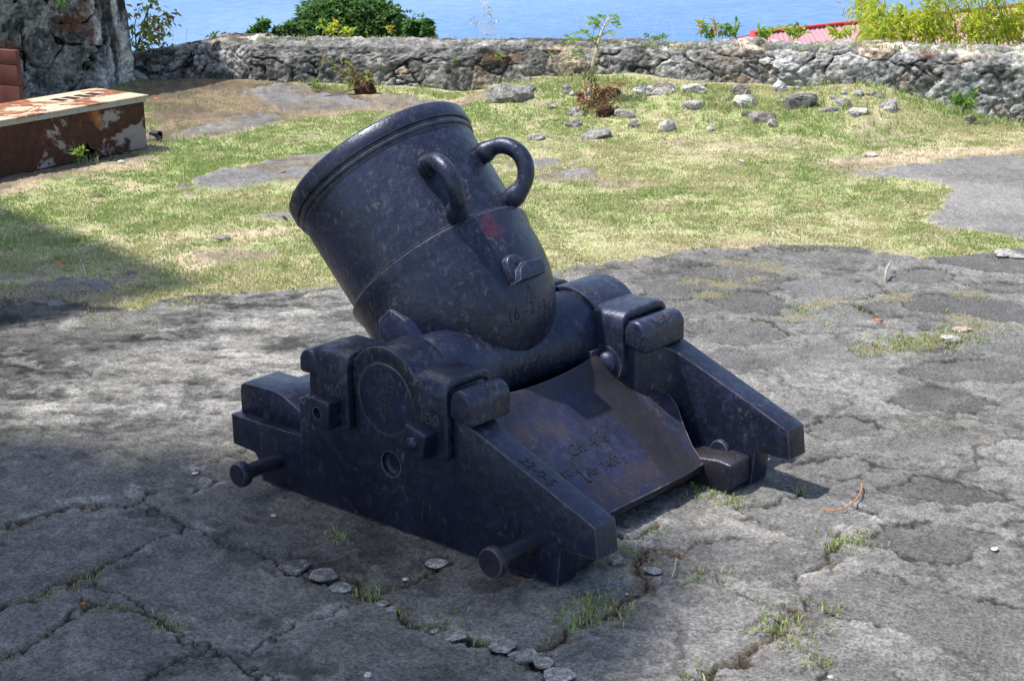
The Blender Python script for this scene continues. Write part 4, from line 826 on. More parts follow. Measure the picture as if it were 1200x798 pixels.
bm = bmesh.new(); prism(bm, [Q(-.012, -.012), Q(LB, -.012), Q(LB, dep+.012), Q(-.012, dep+.012)], 'z', zt-.032, zt-.008); rim = put(bm_link('lid_rim', bm, M_RIM, None, bevel=.003), TANK)
bm = bmesh.new(); prism(bm, [Q(-.018, -.020), Q(LB, -.020), Q(LB, dep+.018), Q(-.018, dep+.018)], 'z', zt-.0075, zt); put(bm_link('lid', bm, M_LID, None, bevel=.002), TANK)
bm = bmesh.new()
for k in range(4): prism(bm, [Q(.10+.07*k, dep*.50), Q(.135+.07*k, dep*.50), Q(.145+.07*k, dep*.72), Q(.11+.07*k, dep*.72)], 'z', zt+.0002, zt+.0035)
put(bm_link('lid_slot', bm, M_HOLE_SHADE, None), TANK)  # flat dark strips in place of open slots
bm = bmesh.new()
bm.free()
for a in np.linspace(.05, 1.9, 17):
    bm = bmesh.new(); lathe(bm, [(0, 0.006), (.003, .005), (.0045, 0)], (*Q(a, -.012), zt-.020), (float(nb[0]), float(nb[1]), 0), 10); put(bm_link('rivet', bm, M_RIM, None), TANK)
bm = bmesh.new()
for k in range(5):
    a = .95+.11*k; prism(bm, [Q(a, dep*.8), Q(a+.20, dep*.7), Q(a+.22, dep*.76), Q(a+.02, dep*.88)], 'z', zt+.001+.006*k, zt+.012+.006*k)
# ================================================================= ROCKS
M_ROCK = colmat('rough stone', (.55, 1.45), 70, .93, .8, .010, 300, lo=.36, hi=.64)
def rock(px, py, w, h, label, col=(.20, .19, .18), seed=0, name='stone', cat='stone', flat_=.8, ang=None, square=0.0, group=None, rough=.5, sink=.42, dpt=None):
    w, h = (w*1.12, h*1.12) if py < 200 else (w, h); q = at(px, py+h*.5); d = (q-CAM)@FW; sx = w*d/F*.5; sz = h*d/F*.62*flat_; sy = (dpt or .75)*sx
    bm = bmesh.new(); bmesh.ops.create_icosphere(bm, subdivisions=4 if w > 14 else 3, radius=1.0); V = np.array([v.co[:] for v in bm.verts]); F_ = np.array([[v.index for v in p.verts] for p in bm.faces]); bm.free()
    if square: V = np.sign(V)*np.abs(V)**(1-square); V /= max(1e-6, np.abs(V).max())
    rg = np.random.default_rng(900+seed)
    for _ in range(9):                                      # chip flat facets off
        n = rg.normal(size=3); n /= np.linalg.norm(n); o = rg.uniform(.55, .88); k = V@n; V = V-np.outer(np.maximum(0, k-o)*.85, n)
    nz = fbm3(V+seed*3.1, 2.2, 4, 40, .6)-.5; nz2 = fbm3(V+seed*1.7, 9, 3, 44, .6)-.5; V = V*(1+rough*.9*nz+rough*.35*nz2)[:, None]
    a = ang if ang is not None else rg.uniform(-.3, .3); ex = np.array([RT[0], RT[1]])/np.hypot(RT[0], RT[1]); ey = np.array([-ex[1], ex[0]])
    L = V*np.array([sx, sy, sz]); x = L[:, 0]*math.cos(a)-L[:, 1]*math.sin(a); y = L[:, 0]*math.sin(a)+L[:, 1]*math.cos(a); z = L[:, 2]+sz*(1-2*sink)
    Pw = np.stack([x*ex[0]+y*ey[0], x*ex[1]+y*ey[1], z], 1); m1 = fbm3(V+seed, 3, 5, 48, .65); m2 = fbm3(V+seed, 11, 3, 52)
    c = np.asarray(col)*(1+1.5*(m1-.5)+.9*(m2-.5))[:, None]; wl = ss(m1, .56, .66)*.5; c = c*(1-wl[:, None])+np.array([.42, .40, .36])*wl[:, None]
    o = link(name, np_mesh(name, Pw, F_, c.clip(.02, .8), sharp=28), M_ROCK); o.location = (q[0], q[1], gz(q[0], q[1])); return tag(o, label, cat, group)
G1, G2, G3, G4 = (.25, .24, .225), (.36, .34, .32), (.52, .50, .45), (.19, .165, .15)
RK = [(597, 94, 52, 32, 'big rough grey boulder half buried at the wall foot, left of the uprooted sapling', G1), (622, 113, 14, 7, 'small dark stone in grass below the half buried boulder', G4), (628, 157, 20, 12, 'pale flat stone left of the sapling, near the mortar muzzle rim', G2), (676, 128, 22, 14, 'rough grey stone touching the left of the sapling earth clump', G2), (672, 141, 20, 12, 'flat grey stone below left of the sapling earth clump', G1), (699, 152, 36, 15, 'long flat grey stone in front of the sapling earth clump', G1), (732, 132, 26, 12, 'pale flat stone just right of the sapling earth clump', G2),
      (776, 98, 30, 16, 'brownish wedge stone close below the middle of the wall', (.22, .19, .17)), (811, 99, 30, 14, 'pale grey jagged stone in grass right of the brownish wedge stone', G3), (758, 112, 30, 12, 'broad pale stone lying flat above the rounded white stone', G3), (777, 123, 24, 11, 'grey stone between the broad pale stone and rounded white stone', G2), (780, 141, 22, 20, 'rounded white stone standing in the grass right of the sapling', (.50, .48, .44)), (812, 131, 24, 14, 'grey stone with a dark right end, right of the rounded white stone', G2), (742, 141, 14, 11, 'small grey stone right of the sapling clump foot', G1),
      (832, 147, 10, 10, 'little pale chip below the cluster of grey stones', G3), (867, 100, 26, 19, 'purplish grey pitted stone in the grass under the wide brown wall block', (.20, .17, .165)), (871, 117, 27, 18, 'light pitted stone directly below the purplish pitted stone', G3), (872, 132, 8, 10, 'dark little stone below the light pitted stone', G4), (890, 133, 30, 16, 'dark brown grey mound shaped stone left of the squared block', G4), (906, 140, 12, 13, 'light stone leaning on the dark mound shaped stone', G2), (914, 96, 17, 18, 'upright white stone close under the wall', (.55, .53, .49)), (937, 111, 34, 22, 'squared grey building block lying in the dry grass', (.20, .19, .17)),
      (990, 116, 20, 11, 'flat dark grey stone on dry soil right of the squared block', G1), (972, 126, 20, 8, 'low grey flat stone below the flat dark grey one', G1), (1004, 131, 26, 7, 'pale rubble strip on the dry soil near the wall foot', G3), (1041, 117, 24, 17, 'slanting long grey stone leaning at the wall foot', G2), (1041, 131, 11, 8, 'small pale stone in front of the slanting long stone', G3), (1020, 179, 17, 6, 'flat whitish stone alone on the lawn near the asphalt', (.48, .45, .40)), (1137, 135, 13, 9, 'dark round stone in the green weeds at the wall foot', G4), (1192, 118, 28, 36, 'large round grey boulder at the right end of the wall foot', (.19, .185, .18)), (1196, 133, 12, 10, 'white stone under the large round grey boulder', G3),
      (868, 187, 9, 4, 'tiny pale chip on the lawn left of the flat whitish stone', G3), (262, 276, 17, 8, 'dark flat stone alone in the middle of the left lawn', G1), (264, 285, 6, 5, 'tiny stone beside the dark flat stone of the left lawn', G2), (141, 188, 10, 4, 'white chip on bare soil in front of the rusty tank', (.55, .54, .52)), (180, 157, 18, 11, 'dark rubble piece against the right end of the rusty tank', G4), (648, 130, 10, 6, 'grey pebble in the grass between boulder and sapling', G2)]
for i, (px, py, w, h, lb, c) in enumerate(RK): rock(px, py, w, h, lb, c, i, square=.55 if 'squared' in lb else 0, ang=.1 if 'squared' in lb else None, rough=.28 if 'squared' in lb or 'round' in lb else .5)
for k in range(34):
    x_ = RNG.uniform(600, 1190); y_ = RNG.uniform(86, 122) + (14 if x_ > 1000 else 0) + 8*RNG.random()
    rock(x_, y_, RNG.uniform(7, 14), RNG.uniform(5, 8), 'small grey rubble stone scattered in the grass along the wall foot', (.30*RNG.uniform(.6, 1.5),)*3, 200+k, group='small rubble along the wall foot')
PB = [(347, 660, 42, 14, 'dark oval cobble bedded in the joint left of the near foot', (.12, .115, .11)), (380, 668, 36, 20, 'grey angular cobble right of the dark oval cobble', (.20, .19, .18)), (400, 684, 30, 13, 'pale cobble below the grey angular cobble', (.25, .24, .22)), (447, 704, 18, 8, 'pale chip in the joint below the mortar, nearest the left cobbles', (.30, .28, .26)), (458, 711, 16, 9, 'second grey chip in the joint below the mortar', G2), (510, 736, 14, 9, 'grey chip in the joint beside the long pale chip', G2), (533, 740, 34, 11, 'long pale chip in the joint below the mortar', (.27, .25, .23)), (512, 657, 28, 8, 'pale sliver at the ground line of the near cheek', (.38, .36, .33)), (475, 676, 9, 6, 'white pebble in the joint under the pale sliver', G3), (591, 752, 36, 13, 'pale broken stone in the joint left of the round cobble', (.26, .25, .23)), (613, 762, 42, 20, 'round light grey cobble in the joint at the bottom of the frame', (.27, .26, .25)), (636, 772, 28, 14, 'pale cobble right of the round light grey cobble', (.30, .28, .26)), (655, 786, 40, 16, 'long pale cobble at the bottom edge of the frame', (.36, .34, .31)),
      (724, 649, 24, 22, 'grey wedge stone beside the near front tip of the bed', (.20, .195, .185)), (764, 664, 24, 13, 'light blue grey stone in the weedy joint', (.30, .30, .30)), (746, 691, 12, 12, 'brown round pebble in the joint below the weeds', (.15, .12, .11)), (735, 694, 6, 4, 'white speck of gravel beside the brown round pebble', G3), (431, 787, 11, 12, 'white pebble alone on the dark flagstone, bottom left of centre', (.62, .62, .60)), (1166, 641, 10, 6, 'white pebble alone on pale cement at far right', (.65, .64, .62)), (974, 790, 9, 8, 'white pebble at the bottom edge beside a sunken flagstone', (.62, .60, .56)), (228, 553, 9, 4, 'white flake on the paving left of the rear pin', (.6, .6, .58)), (321, 602, 8, 5, 'pale flake on the paving below the rear pin', (.50, .49, .47)), (1113, 393, 26, 12, 'pale flat stone among the grassy joints', (.46, .43, .37)), (1128, 383, 24, 9, 'pinkish flat stone above the pale flat stone in grass', (.45, .32, .25)), (1029, 373, 14, 5, 'red brick chip on the far paving', (.42, .13, .07)), (1176, 293, 32, 14, 'pale slab fragment at the grass edge far right', (.40, .39, .37)), (1192, 297, 20, 10, 'second pale slab fragment at the right edge', (.38, .37, .35)), (560, 597, 6, 4, 'chip on the ground near the cheek', G2)]
PB = [p for p in PB if p[4] != 'chip on the ground near the cheek']
for i, (px, py, w, h, lb, c) in enumerate(PB): rock(px, py, w, h*.9, lb, c, 60+i, name='pebble' if w < 14 else 'cobble', cat='pebble' if w < 14 else 'cobble', flat_=.62, sink=.30, rough=.35, dpt=.9 if w > 14 else .8)
# ================================================================= small litter
M_BARK = colmat('bark and dry stalk', (.8, 1.2), 90, .85, .3, .003)
def twig(name, pts, rad, col, label, cat): mb = MB(); mb.tube(spline(pts, 28), rad, 7, col); return tag(mb.link(name, M_BARK), label, cat)
g = lambda px, py, z=.004: flat(px, py, z)
twig('pine_needle_stalk', [g(962, 597), g(975, 598), g(988, 596, .005), g(1000, 588, .007), g(1008, 578, .010), g(1010, 567, .009), g(1007, 568, .006)], .0017, (.50, .20, .09), 'curved orange stalk lying on the paving right of the mortar', 'stalk')
twig('twig', [g(1037, 332), g(1038, 322, .03), g(1039, 316, .04), g(1043, 309, .05)], .005, (.36, .32, .29), 'short grey forked twig on the far right paving', 'twig')
twig('twig', [g(793, 654), g(791, 664, .008), g(788, 676)], .0015, (.36, .30, .22), 'thin bent dry twig in the weedy joint right of the tip', 'twig')
twig('twig', [at(97, 311)+[0, 0, .004], at(99, 321)+[0, 0, .02], at(101, 327)+[0, 0, .004]], .004, (.40, .37, .33), 'thin pale twig on the left lawn', 'twig')
for px, py, lb in ((75, 317, 'orange dead leaf lying on the shaded left lawn'), (184, 122, 'orange dead leaf on bare soil near the dark wall'), (98, 711, 'small orange leaf flake in the lower left joint')):
    q = at(px, py); mb = MB(); a = RNG.uniform(0, 6); sz_ = .4 if py > 700 else 1.0; e1 = np.array([math.cos(a), math.sin(a), .1])*.024*sz_; e2 = np.array([-math.sin(a), math.cos(a), .25])*.010*sz_; q = q+[0, 0, .006 if py > 700 else .03]
    mb.add([q-e1, q+e2+[0, 0, .003], q+e1, q-e2+[0, 0, .003]], [(0, 1, 2, 3)], (.45, .14, .03)); me = mb.link('dead_leaf', M_BARK); sm = me.modifiers.new('s', 'SOLIDIFY'); sm.thickness = .0015; tag(me, lb, 'leaf')
for k in range(22):
    q = at(RNG.uniform(20, 1180), RNG.uniform(150, 330)); z_ = zones(q[:1], q[1:2])
    if z_['pave'][0] > .3 or z_['asph'][0] > .3: continue
    mb = MB(); a = RNG.uniform(0, 6); e1 = np.array([math.cos(a), math.sin(a), .1])*RNG.uniform(.012, .026); e2 = np.array([-math.sin(a), math.cos(a), .25])*.008; q = q+[0, 0, .016]
    mb.add([q-e1, q+e2+[0, 0, .004], q+e1, q-e2], [(0, 1, 2, 3)], (.24, .14, .07)); me = mb.link('dead_leaf', M_BARK); sm = me.modifiers.new('s', 'SOLIDIFY'); sm.thickness = .0012; tag(me, 'small curled brown dead leaf lying on the lawn', 'leaf', 'dead leaves on the lawn')
q = at(183, 163); bm = bmesh.new(); lathe(bm, [(-.028, .015), (-.028, .021), (.028, .021), (.028, .015), (-.028, .015)], (q[0], q[1], .022), (float(ub[1]*.4-nb[0]*-.8), float(nb[1]*.9), 0), 24)
tag(bm_link('pipe_end', bm, NT('black plastic').set(Base_Color=(.012, .012, .013), Roughness=.45).m, None, sharp=40), 'short black pipe end lying at the right foot of the rusty tank', 'pipe')
# ================================================================= PLANTS
def leaf_set(mb, base, dirs, L, Wd, cols, rg, fold=.25, droop=.25):
    """many leaves: base points, directions, lengths, widths; each a folded four-triangle blade"""
    base = np.asarray(base, float); n = len(base); d = dirs/np.linalg.norm(dirs, axis=1)[:, None]; up = rg.normal(size=(n, 3))*.5+np.array([0, 0, 1.0]); s = np.cross(d, up); s /= np.linalg.norm(s, axis=1)[:, None]+1e-9; nn = np.cross(s, d)
    L = np.broadcast_to(L, (n,))[:, None]; w = np.broadcast_to(Wd, (n,))[:, None]*.5
    m = base+d*L*.45; tip = base+d*L+nn*(-droop)*L; f1 = m+s*w+nn*w*fold; f2 = m-s*w+nn*w*fold
    V = np.stack([base, f1, tip, f2, m], 1).reshape(-1, 3); k = np.arange(n)*5; fs = [q for i in k for q in ((i, i+4, i+1), (i+4, i+2, i+1), (i, i+3, i+4), (i+3, i+2, i+4))]
    mb.add(V, fs, np.repeat(np.broadcast_to(cols, (n, 3)), 5, 0))
def pick(rg, n, *cols):
    c = np.array(cols); i = rg.integers(0, len(c), n); return c[i]*rg.uniform(.75, 1.25, (n, 1))
DARKG = [(.06, .14, .03), (.09, .20, .04), (.13, .25, .05), (.05, .11, .03)]
LIME = [(.42, .52, .04), (.52, .56, .06), (.32, .46, .06), (.60, .54, .07)]
FRESH = [(.16, .30, .04), (.24, .36, .05), (.10, .22, .035)]
# ---- trees beyond the parapet
def tree(px0, px1, ytop, d, label, cols, seed, n, group=None, leaf=.16, trunk=True, name='tree', ybot=52):
    rg = np.random.default_rng(seed); cx = (px0+px1)/2; ytop = ytop-(ybot-ytop)*.30; a = far(px0-6, ytop, d); b = far(px1+6, ytop, d); top = far(cx, ytop, d); bot = far(cx, ybot+30, d); w = np.linalg.norm(b-a)/2; h = top[2]-bot[2]
    c = (top+bot)/2; gr = np.array([top[0], top[1], -.22*max(0, (d-11))-.0005*(d-11)**2-.3])
    T = empty(name, (gr[0], gr[1], gr[2]), label, 'tree', group); mb = MB(); tr = MB()
    if trunk: tr.tube(spline([gr, (gr+c)/2+[.1, 0, 0], c+[0, 0, -h*.2]], 10), np.linspace(.10, .05, 10)*w, 8, (.10, .08, .06))
    e2 = np.array([FW[0], FW[1], 0]); e2 /= np.linalg.norm(e2); e1 = np.array([RT[0], RT[1], 0]); nc = max(8, n//160); P = []; D = []; sh = []
    for i in range(nc):                                     # clumps spread through the crown
        u = rg.normal(size=3); u /= np.linalg.norm(u); u[2] = abs(u[2])*1.1-.35; r = rg.uniform(.35, 1.12)**.6; cc = c+e1*u[0]*w*r*.88+e2*u[1]*w*r*.8+np.array([0, 0, u[2]*h*.5*r*.9]); cr_ = w*rg.uniform(.08, .24)
        if trunk: tr.tube(spline([c+[0, 0, -h*.25], (c+cc)/2-[0, 0, .05*h], cc], 8), np.linspace(.035, .010, 8)*w, 5, (.10, .08, .06))
        m = n//nc; v = rg.normal(size=(m, 3)); v /= np.linalg.norm(v, axis=1)[:, None]; rr = rg.random(m)**.4; P.append(cc+v*rr[:, None]*cr_*np.array([1.15, 1.15, .75])); D.append(v+rg.normal(0, .5, (m, 3))+np.array([0, 0, -.15])); sh.append(np.full((m, 1), rg.uniform(.7, 1.35)))
    P = np.concatenate(P); D = np.concatenate(D); C_ = pick(rg, len(P), *cols)*np.concatenate(sh); leaf_set(mb, P, D, rg.uniform(.6, 1.2, len(P))*leaf, leaf*.5, C_, rg)
    put(mb.link('crown', M_LEAF, None, smooth=False), T)
    if trunk: put(tr.link('trunk', M_BARK), T)
tree(338, 486, -2, 27, 'largest dark green tree crown rising behind the wall left of centre', DARKG, 1, 11000, leaf=.115)
tree(362, 400, 14, 26, 'narrow dark green crown at the left shoulder of the largest tree', DARKG, 2, 2200, leaf=.10)
tree(286, 326, 22, 24, 'small rounded dark bush crown farthest left behind the wall', DARKG, 3, 2200, leaf=.09)
tree(318, 372, 27, 24, 'low lighter green scrub between small bush and largest tree', [(.09, .17, .035), (.12, .20, .05), (.05, .11, .03)], 4, 2200, leaf=.09)
tree(472, 512, 20, 26, 'small dark crown at the right foot of the largest tree', DARKG, 5, 2400, leaf=.095)
tree(345, 362, 23, 24.5, 'slim dark sprig of a tree left of the narrow crown', DARKG, 6, 700, leaf=.09)
# ---- big yellow green bush at the right, behind the wall
def willow_bush(stems, d0, label, cols, seed, name, cat, nleaf, L, Wd, droop=.5, stemcol=(.30, .26, .10), parent_loc=None):
    rg = np.random.default_rng(seed); mb = MB(); st = MB(); b = parent_loc if parent_loc is not None else far(*stems[0][0][0], d0)
    T = empty(name, tuple(b), label, cat)
    for pts, w in stems:
        dd = d0+rg.uniform(-.35, .35); P = spline([far(x, y, dd+.05*i*rg.normal()) for i, (x, y) in enumerate(pts)], 30); st.tube(P, np.linspace(w, w*.35, 30), 5, stemcol)
        m = int(nleaf*len(pts)/3); u = rg.uniform(.12, 1, m)**.8*29; i = u.astype(int).clip(0, 28); B = P[i]+(P[i+1]-P[i])*(u-i)[:, None]; tdir = P[np.minimum(i+1, 29)]-P[i]; tdir /= np.linalg.norm(tdir, axis=1)[:, None]
        B = B+rg.normal(0, .030, (m, 3)); D = tdir*.35+rg.normal(0, .8, (m, 3))+np.array([0, 0, -droop*.5]); leaf_set(mb, B, D, rg.uniform(.55, 1.15, m)*L, Wd, pick(rg, m, *cols), rg, droop=droop*.5)
    put(mb.link('foliage', M_LEAF, None, smooth=False), T); put(st.link('stems', M_BARK), T)
rg0 = np.random.default_rng(77); S1 = []
for x in np.linspace(1055, 1290, 34):
    y1 = rg0.uniform(-45, 25) if x > 1080 else rg0.uniform(-5, 30); S1.append(([(x, 56), (x+rg0.uniform(-14, 14), 30), (x+rg0.uniform(-30, 30), y1)], .007))
for x, y1, dx in ((1040, 34, -18), (1050, 14, -28), (1062, 5, -40), (1075, 2, -62), (1060, 30, -35), (1048, 40, -22)): S1.append(([(x, 54), (x-4+dx*.3, 32), (x+dx, y1), (x+dx-8, y1+12)], .006))
willow_bush(S1, 10.2, 'tall yellow green bush with narrow drooping leaves at right behind the wall', LIME, 21, 'bush', 'bush', 200, .075, .0110, .6)
# ---- thin shrub between tower and sea on the left
willow_bush([([(162, 52), (168, 28), (176, 6), (186, -14)], .006), ([(162, 52), (172, 34), (190, 18), (198, 20)], .004), ([(160, 55), (170, 44), (184, 36), (192, 44)], .004), ([(160, 54), (158, 30), (164, 8)], .005), ([(160, 56), (176, 52), (186, 47)], .003), ([(166, 30), (180, 26), (193, 30)], .003)], 10.6,
            'thin shrub with yellow and reddish leaves beside the tower corner', [(.18, .30, .04), (.30, .36, .05), (.42, .36, .06), (.10, .20, .03), (.40, .13, .09)], 22, 'shrub', 'shrub', 44, .055, .022, .4, (.16, .10, .08))
# ---- weeds growing along the wall top
def weed(px, py, hpx, wpx, d, n, cols, seed, label, name='weed', cat='weed', L=.05, flower=None, stems=5):
    rg = np.random.default_rng(seed); mb = MB(); st = MB(); b = far(px, py, d); T = empty(name, tuple(b), label, cat)
    for k in range(stems):
        tx = px+rg.uniform(-.5, .5)*wpx; ty = py-hpx*rg.uniform(.55, 1.0); dd = d+rg.uniform(-.06, .06); P = spline([b+rg.normal(0, .012, 3)*[1, 1, 0], far((px+tx)/2+rg.uniform(-2, 2), (py+ty)/2, dd), far(tx, ty, dd)], 12); st.tube(P, np.linspace(.0028, .0012, 12), 4, (.16, .20, .05))
        m = max(3, n//stems); i = rg.integers(2, 12, m); D = rg.normal(0, .8, (m, 3))+np.array([0, 0, .35]); leaf_set(mb, P[i], D, rg.uniform(.6, 1.2, m)*L, L*.38, pick(rg, m, *cols), rg)
    put(mb.link('foliage', M_LEAF, None, smooth=False), T); put(st.link('stems', M_BARK), T)
    if flower:
        fm = MB(); c = far(*flower, d); 
        for a in np.arange(6)*PI/3: leaf_set(fm, [c], np.array([[math.cos(a)*RT[0], math.cos(a)*RT[1], math.sin(a)]]), .022, .016, (.75, .55, .01), rg)
        put(fm.link('flower', M_LEAF, None, smooth=False), T)
weed(830, 45, 16, 34, 10.1, 70, FRESH, 31, 'leafy weed with yellow flowers on the wall top, left of the red roof', flower=(820, 26), L=.055, stems=8)
weed(856, 44, 17, 26, 10.1, 50, FRESH, 32, 'leafy weed touching the left edge of the red roof', L=.06, stems=6)
weed(893, 44, 12, 40, 10.0, 90, LIME[:3]+FRESH, 33, 'lime green weed in front of the left half of the red roof', L=.05, stems=10)
weed(935, 44, 13, 44, 10.0, 80, LIME[:3]+FRESH, 34, 'spreading lime green weed before the middle of the red roof', L=.05, stems=10)
weed(985, 45, 12, 34, 10.0, 60, LIME[:3], 35, 'yellowish weed before the right half of the red roof', L=.05, stems=8)
weed(1022, 45, 20, 34, 10.0, 80, LIME[:3]+FRESH, 36, 'green weed left of the tall yellow green bush', L=.055, stems=9)
weed(384, 40, 14, 22, 10.3, 50, LIME, 37, 'weed with one yellow flower on the wall before the largest tree', flower=(393, 27), L=.05, stems=6)
weed(408, 41, 8, 22, 10.3, 36, LIME[:2], 38, 'low yellow green tuft right of the yellow flowered weed', L=.04)
weed(458, 40, 10, 14, 10.2, 20, LIME+[(.35, .14, .05)], 39, 'small reddish yellow sprig on the wall before the small dark crown', L=.04)
weed(770, 47, 6, 40, 9.9, 60, FRESH, 40, 'low green mat on the wall top near the middle', L=.03, stems=10)
weed(165, 60, 8, 22, 10.3, 40, FRESH, 41, 'green tuft at the tower corner on the short dark wall', L=.04)
weed(250, 46, 8, 10, 10.4, 24, FRESH, 42, 'small green tuft on the corner end of the short dark wall', L=.04)
weed(1133, 128, 20, 42, 8.75, 110, FRESH+[(.08, .20, .05)], 43, 'bushy green weed in front of the hollow at the wall foot', L=.045, stems=12)
weed(1060, 117, 14, 14, 9.1, 20, FRESH, 44, 'green tuft right of the slanting stone at the wall foot', L=.04)
weed(367, 103, 10, 16, 9.9, 26, FRESH, 45, 'small green weed at the wall foot below the dark stain', L=.035)
weed(649, 63, 8, 10, 9.75, 18, FRESH, 46, 'little weed growing out of the wall face', L=.03)
weed(645, 66, 4, 6, 9.75, 8, FRESH, 47, 'tiny sprig on the wall face below the little weed', L=.025, stems=3)
weed(583, 70, 8, 10, 9.8, 16, FRESH, 48, 'small weed on the wall face above the big boulder', L=.03)
weed(532, 74, 5, 8, 9.85, 12, FRESH, 49, 'tiny weed in the middle of the plastered wall face', L=.025, stems=3)
weed(73, 9, 9, 12, 9.2, 30, [(.05, .14, .03), (.08, .18, .04)], 50, 'dark green fern tuft growing out of the tower wall', L=.04)
weed(93, 183, 10, 14, 7.35, 24, FRESH, 51, 'green weed at the foot of the rusty tank', L=.035)
# red topped dry leaves among the weeds
def dry(stalks, d, label, col, name='dry_grass', rad=.0018, heads=False, seed=0):
    rg = np.random.default_rng(seed); mb = MB(); b = far(*stalks[0][0], d)
    for s in stalks:
        P = spline([far(x, y, d+.02*i) for i, (x, y) in enumerate(s)], 16); mb.tube(P, np.linspace(rad, rad*.5, 16), 4, col)
        if heads: leaf_set(mb, P[9:], rg.normal(0, .6, (7, 3))+[0, 0, .5], .03, .006, np.asarray(col)*1.1, rg)
    o = mb.link(name, M_BARK); recentre(o, b); return tag(o, label, 'dry grass')
dry([[(572, 42), (568, 25), (566, 4)], [(574, 42), (576, 22), (572, 8)], [(570, 42), (562, 30), (555, 24)], [(576, 42), (580, 30), (584, 26)], [(571, 42), (566, 20), (570, -4)], [(575, 42), (577, 30), (574, 14)], [(570, 42), (560, 34), (548, 22)]], 10.0, 'pale clump of dry grass stalks on the wall above the rusty stain', (.52, .44, .34), heads=True, seed=1)
dry([[(676, 43), (677, 30), (674, 14)], [(752, 46), (740, 20), (724, 4)], [(755, 46), (748, 24), (740, 8)], [(764, 46), (768, 32), (772, 18)], [(790, 46), (788, 34), (786, 26)]], 9.9, 'thin bleached grass stems against the sea beside the sapling', (.50, .55, .50), rad=.0012, heads=False, seed=2)
dry([[(822, 44), (820, 34), (817, 24)], [(838, 42), (837, 30), (836, 18)], [(840, 42), (834, 30), (826, 27)], [(838, 42), (842, 32), (850, 28)]], 10.05, 'reddish dry leaf stalks among weeds beside the yellow flowers', (.42, .16, .07), rad=.004, seed=3)
dry([[(992, 42), (990, 22), (988, 10)], [(990, 20), (984, 8), (982, 0)], [(998, 42), (996, 24), (992, 12)], [(1014, 46), (1012, 20), (1008, -6)]], 10.0, 'thin dry stems with withered heads right of the red roof', (.48, .34, .24), rad=.0016, heads=True, seed=4)
dry([[(16*k+186, 48), (16*k+187, 42-3*(k % 3)), (16*k+186-k, 33-4*(k % 2))] for k in range(6)], 10.5, 'sparse pale grass stems along the short dark wall', (.48, .45, .30), rad=.0012, seed=5)
# grass and low green along the top of the parapet
n = 1500; s_ = RNG.uniform(1.9, 6.5, n); y_ = RNG.uniform(.03, .25, n); m = RNG.random(n) < (.30+.7*ss(fbm2(s_*2.2, s_*0, 3, 401), .42, .58)); s_, y_ = s_[m], y_[m]
wx_ = WA[0]+WU[0]*s_-WN[0]*(y_+.05); wy_ = WA[1]+WU[1]*s_-WN[1]*(y_+.05); wz_ = ztop((s_+.05)/LL)-.01
tag(blade_mesh('wall_top_grass', *blades(wx_, wy_, wz_, 6, .012, .042, .003, .005, RNG.uniform(.3, .8, len(s_)), 14), M_GRASS), kind='stuff')
n = 180; s_ = RNG.uniform(-.05, 1.9, n); y_ = RNG.uniform(.04, .25, n); tag(blade_mesh('wall_top_grass', *blades(WA[0]+WU[0]*s_-WN[0]*(y_+.05), WA[1]+WU[1]*s_-WN[1]*(y_+.05), ztop(np.maximum(s_, 0)/LL)-.012, 4, .02, .06, .003, .005, RNG.uniform(.2, .8, n), 15), M_GRASS), kind='stuff')
# ---- uprooted sapling with its clump of earth
DS = 8.95; SAP = empty('sapling', tuple(at(702, 132)), 'uprooted sapling with feathery leaves standing in a clump of red brown earth', 'sapling'); rg = np.random.default_rng(31); st = MB(); lf = MB()
base = at(702, 132); DS = (base-CAM)@FW
def stem(pts, r0, r1, col=(.34, .25, .17)): P = spline([far(x, y, DS+.03*k) for k, (x, y) in enumerate(pts)], 20); st.tube(P, np.linspace(r0, r1, 20), 7, col); return P
p1 = stem([(690, 122), (692, 92), (697, 66), (705, 38), (714, 21)], .013, .004, (.50, .40, .28)); p2 = stem([(688, 120), (684, 96), (689, 78)], .010, .006); p3 = stem([(691, 76), (684, 64), (676, 55)], .006, .003, (.42, .34, .24)); p4 = stem([(700, 56), (697, 48), (695, 40)], .005, .002); p5 = stem([(694, 120), (693, 88), (697, 62)], .007, .004); p6 = stem([(705, 106), (698, 95), (695, 88)], .005, .003); p7 = stem([(682, 108), (687, 114), (690, 120)], .005, .004)
p8 = stem([(689, 40), (688, 28), (686, 18), (690, 22)], .002, .0012, (.40, .42, .10))
def pinna(p, q, n, L, cols):
    P = spline([p, (p+q)/2+[0, 0, .02], q], n); st.tube(P, .0016, 4, (.22, .30, .06)); d = q-p; d /= np.linalg.norm(d); sd = np.cross(d, [0, 0, 1]); sd /= np.linalg.norm(sd)+1e-9; sd = sd*.75+np.array([0, 0, .35])
    for s in (1, -1): leaf_set(lf, P[2:], np.array([sd*s*[1, 1, s]+d*.45]*(n-2)), L, L*.42, pick(rg, n-2, *cols), rg, droop=.12)
LG = [(.22, .36, .06), (.30, .42, .07), (.16, .30, .05)]
for (x0, y0, x1, y1) in ((689, 48, 664, 52), (686, 56, 662, 66), (676, 55, 664, 44), (690, 44, 672, 42), (694, 50, 684, 38), (680, 60, 668, 74), (688, 62, 678, 70), (695, 42, 700, 28), (706, 36, 690, 30), (708, 32, 692, 24), (710, 30, 724, 34), (712, 26, 726, 30), (704, 44, 720, 42), (710, 28, 704, 22), (714, 22, 722, 24), (703, 38, 696, 24), (692, 54, 700, 46)):
    pinna(far(x0, y0, DS+.04), far(x1, y1, DS+rg.uniform(-.1, .14)), 10, .030, LG)
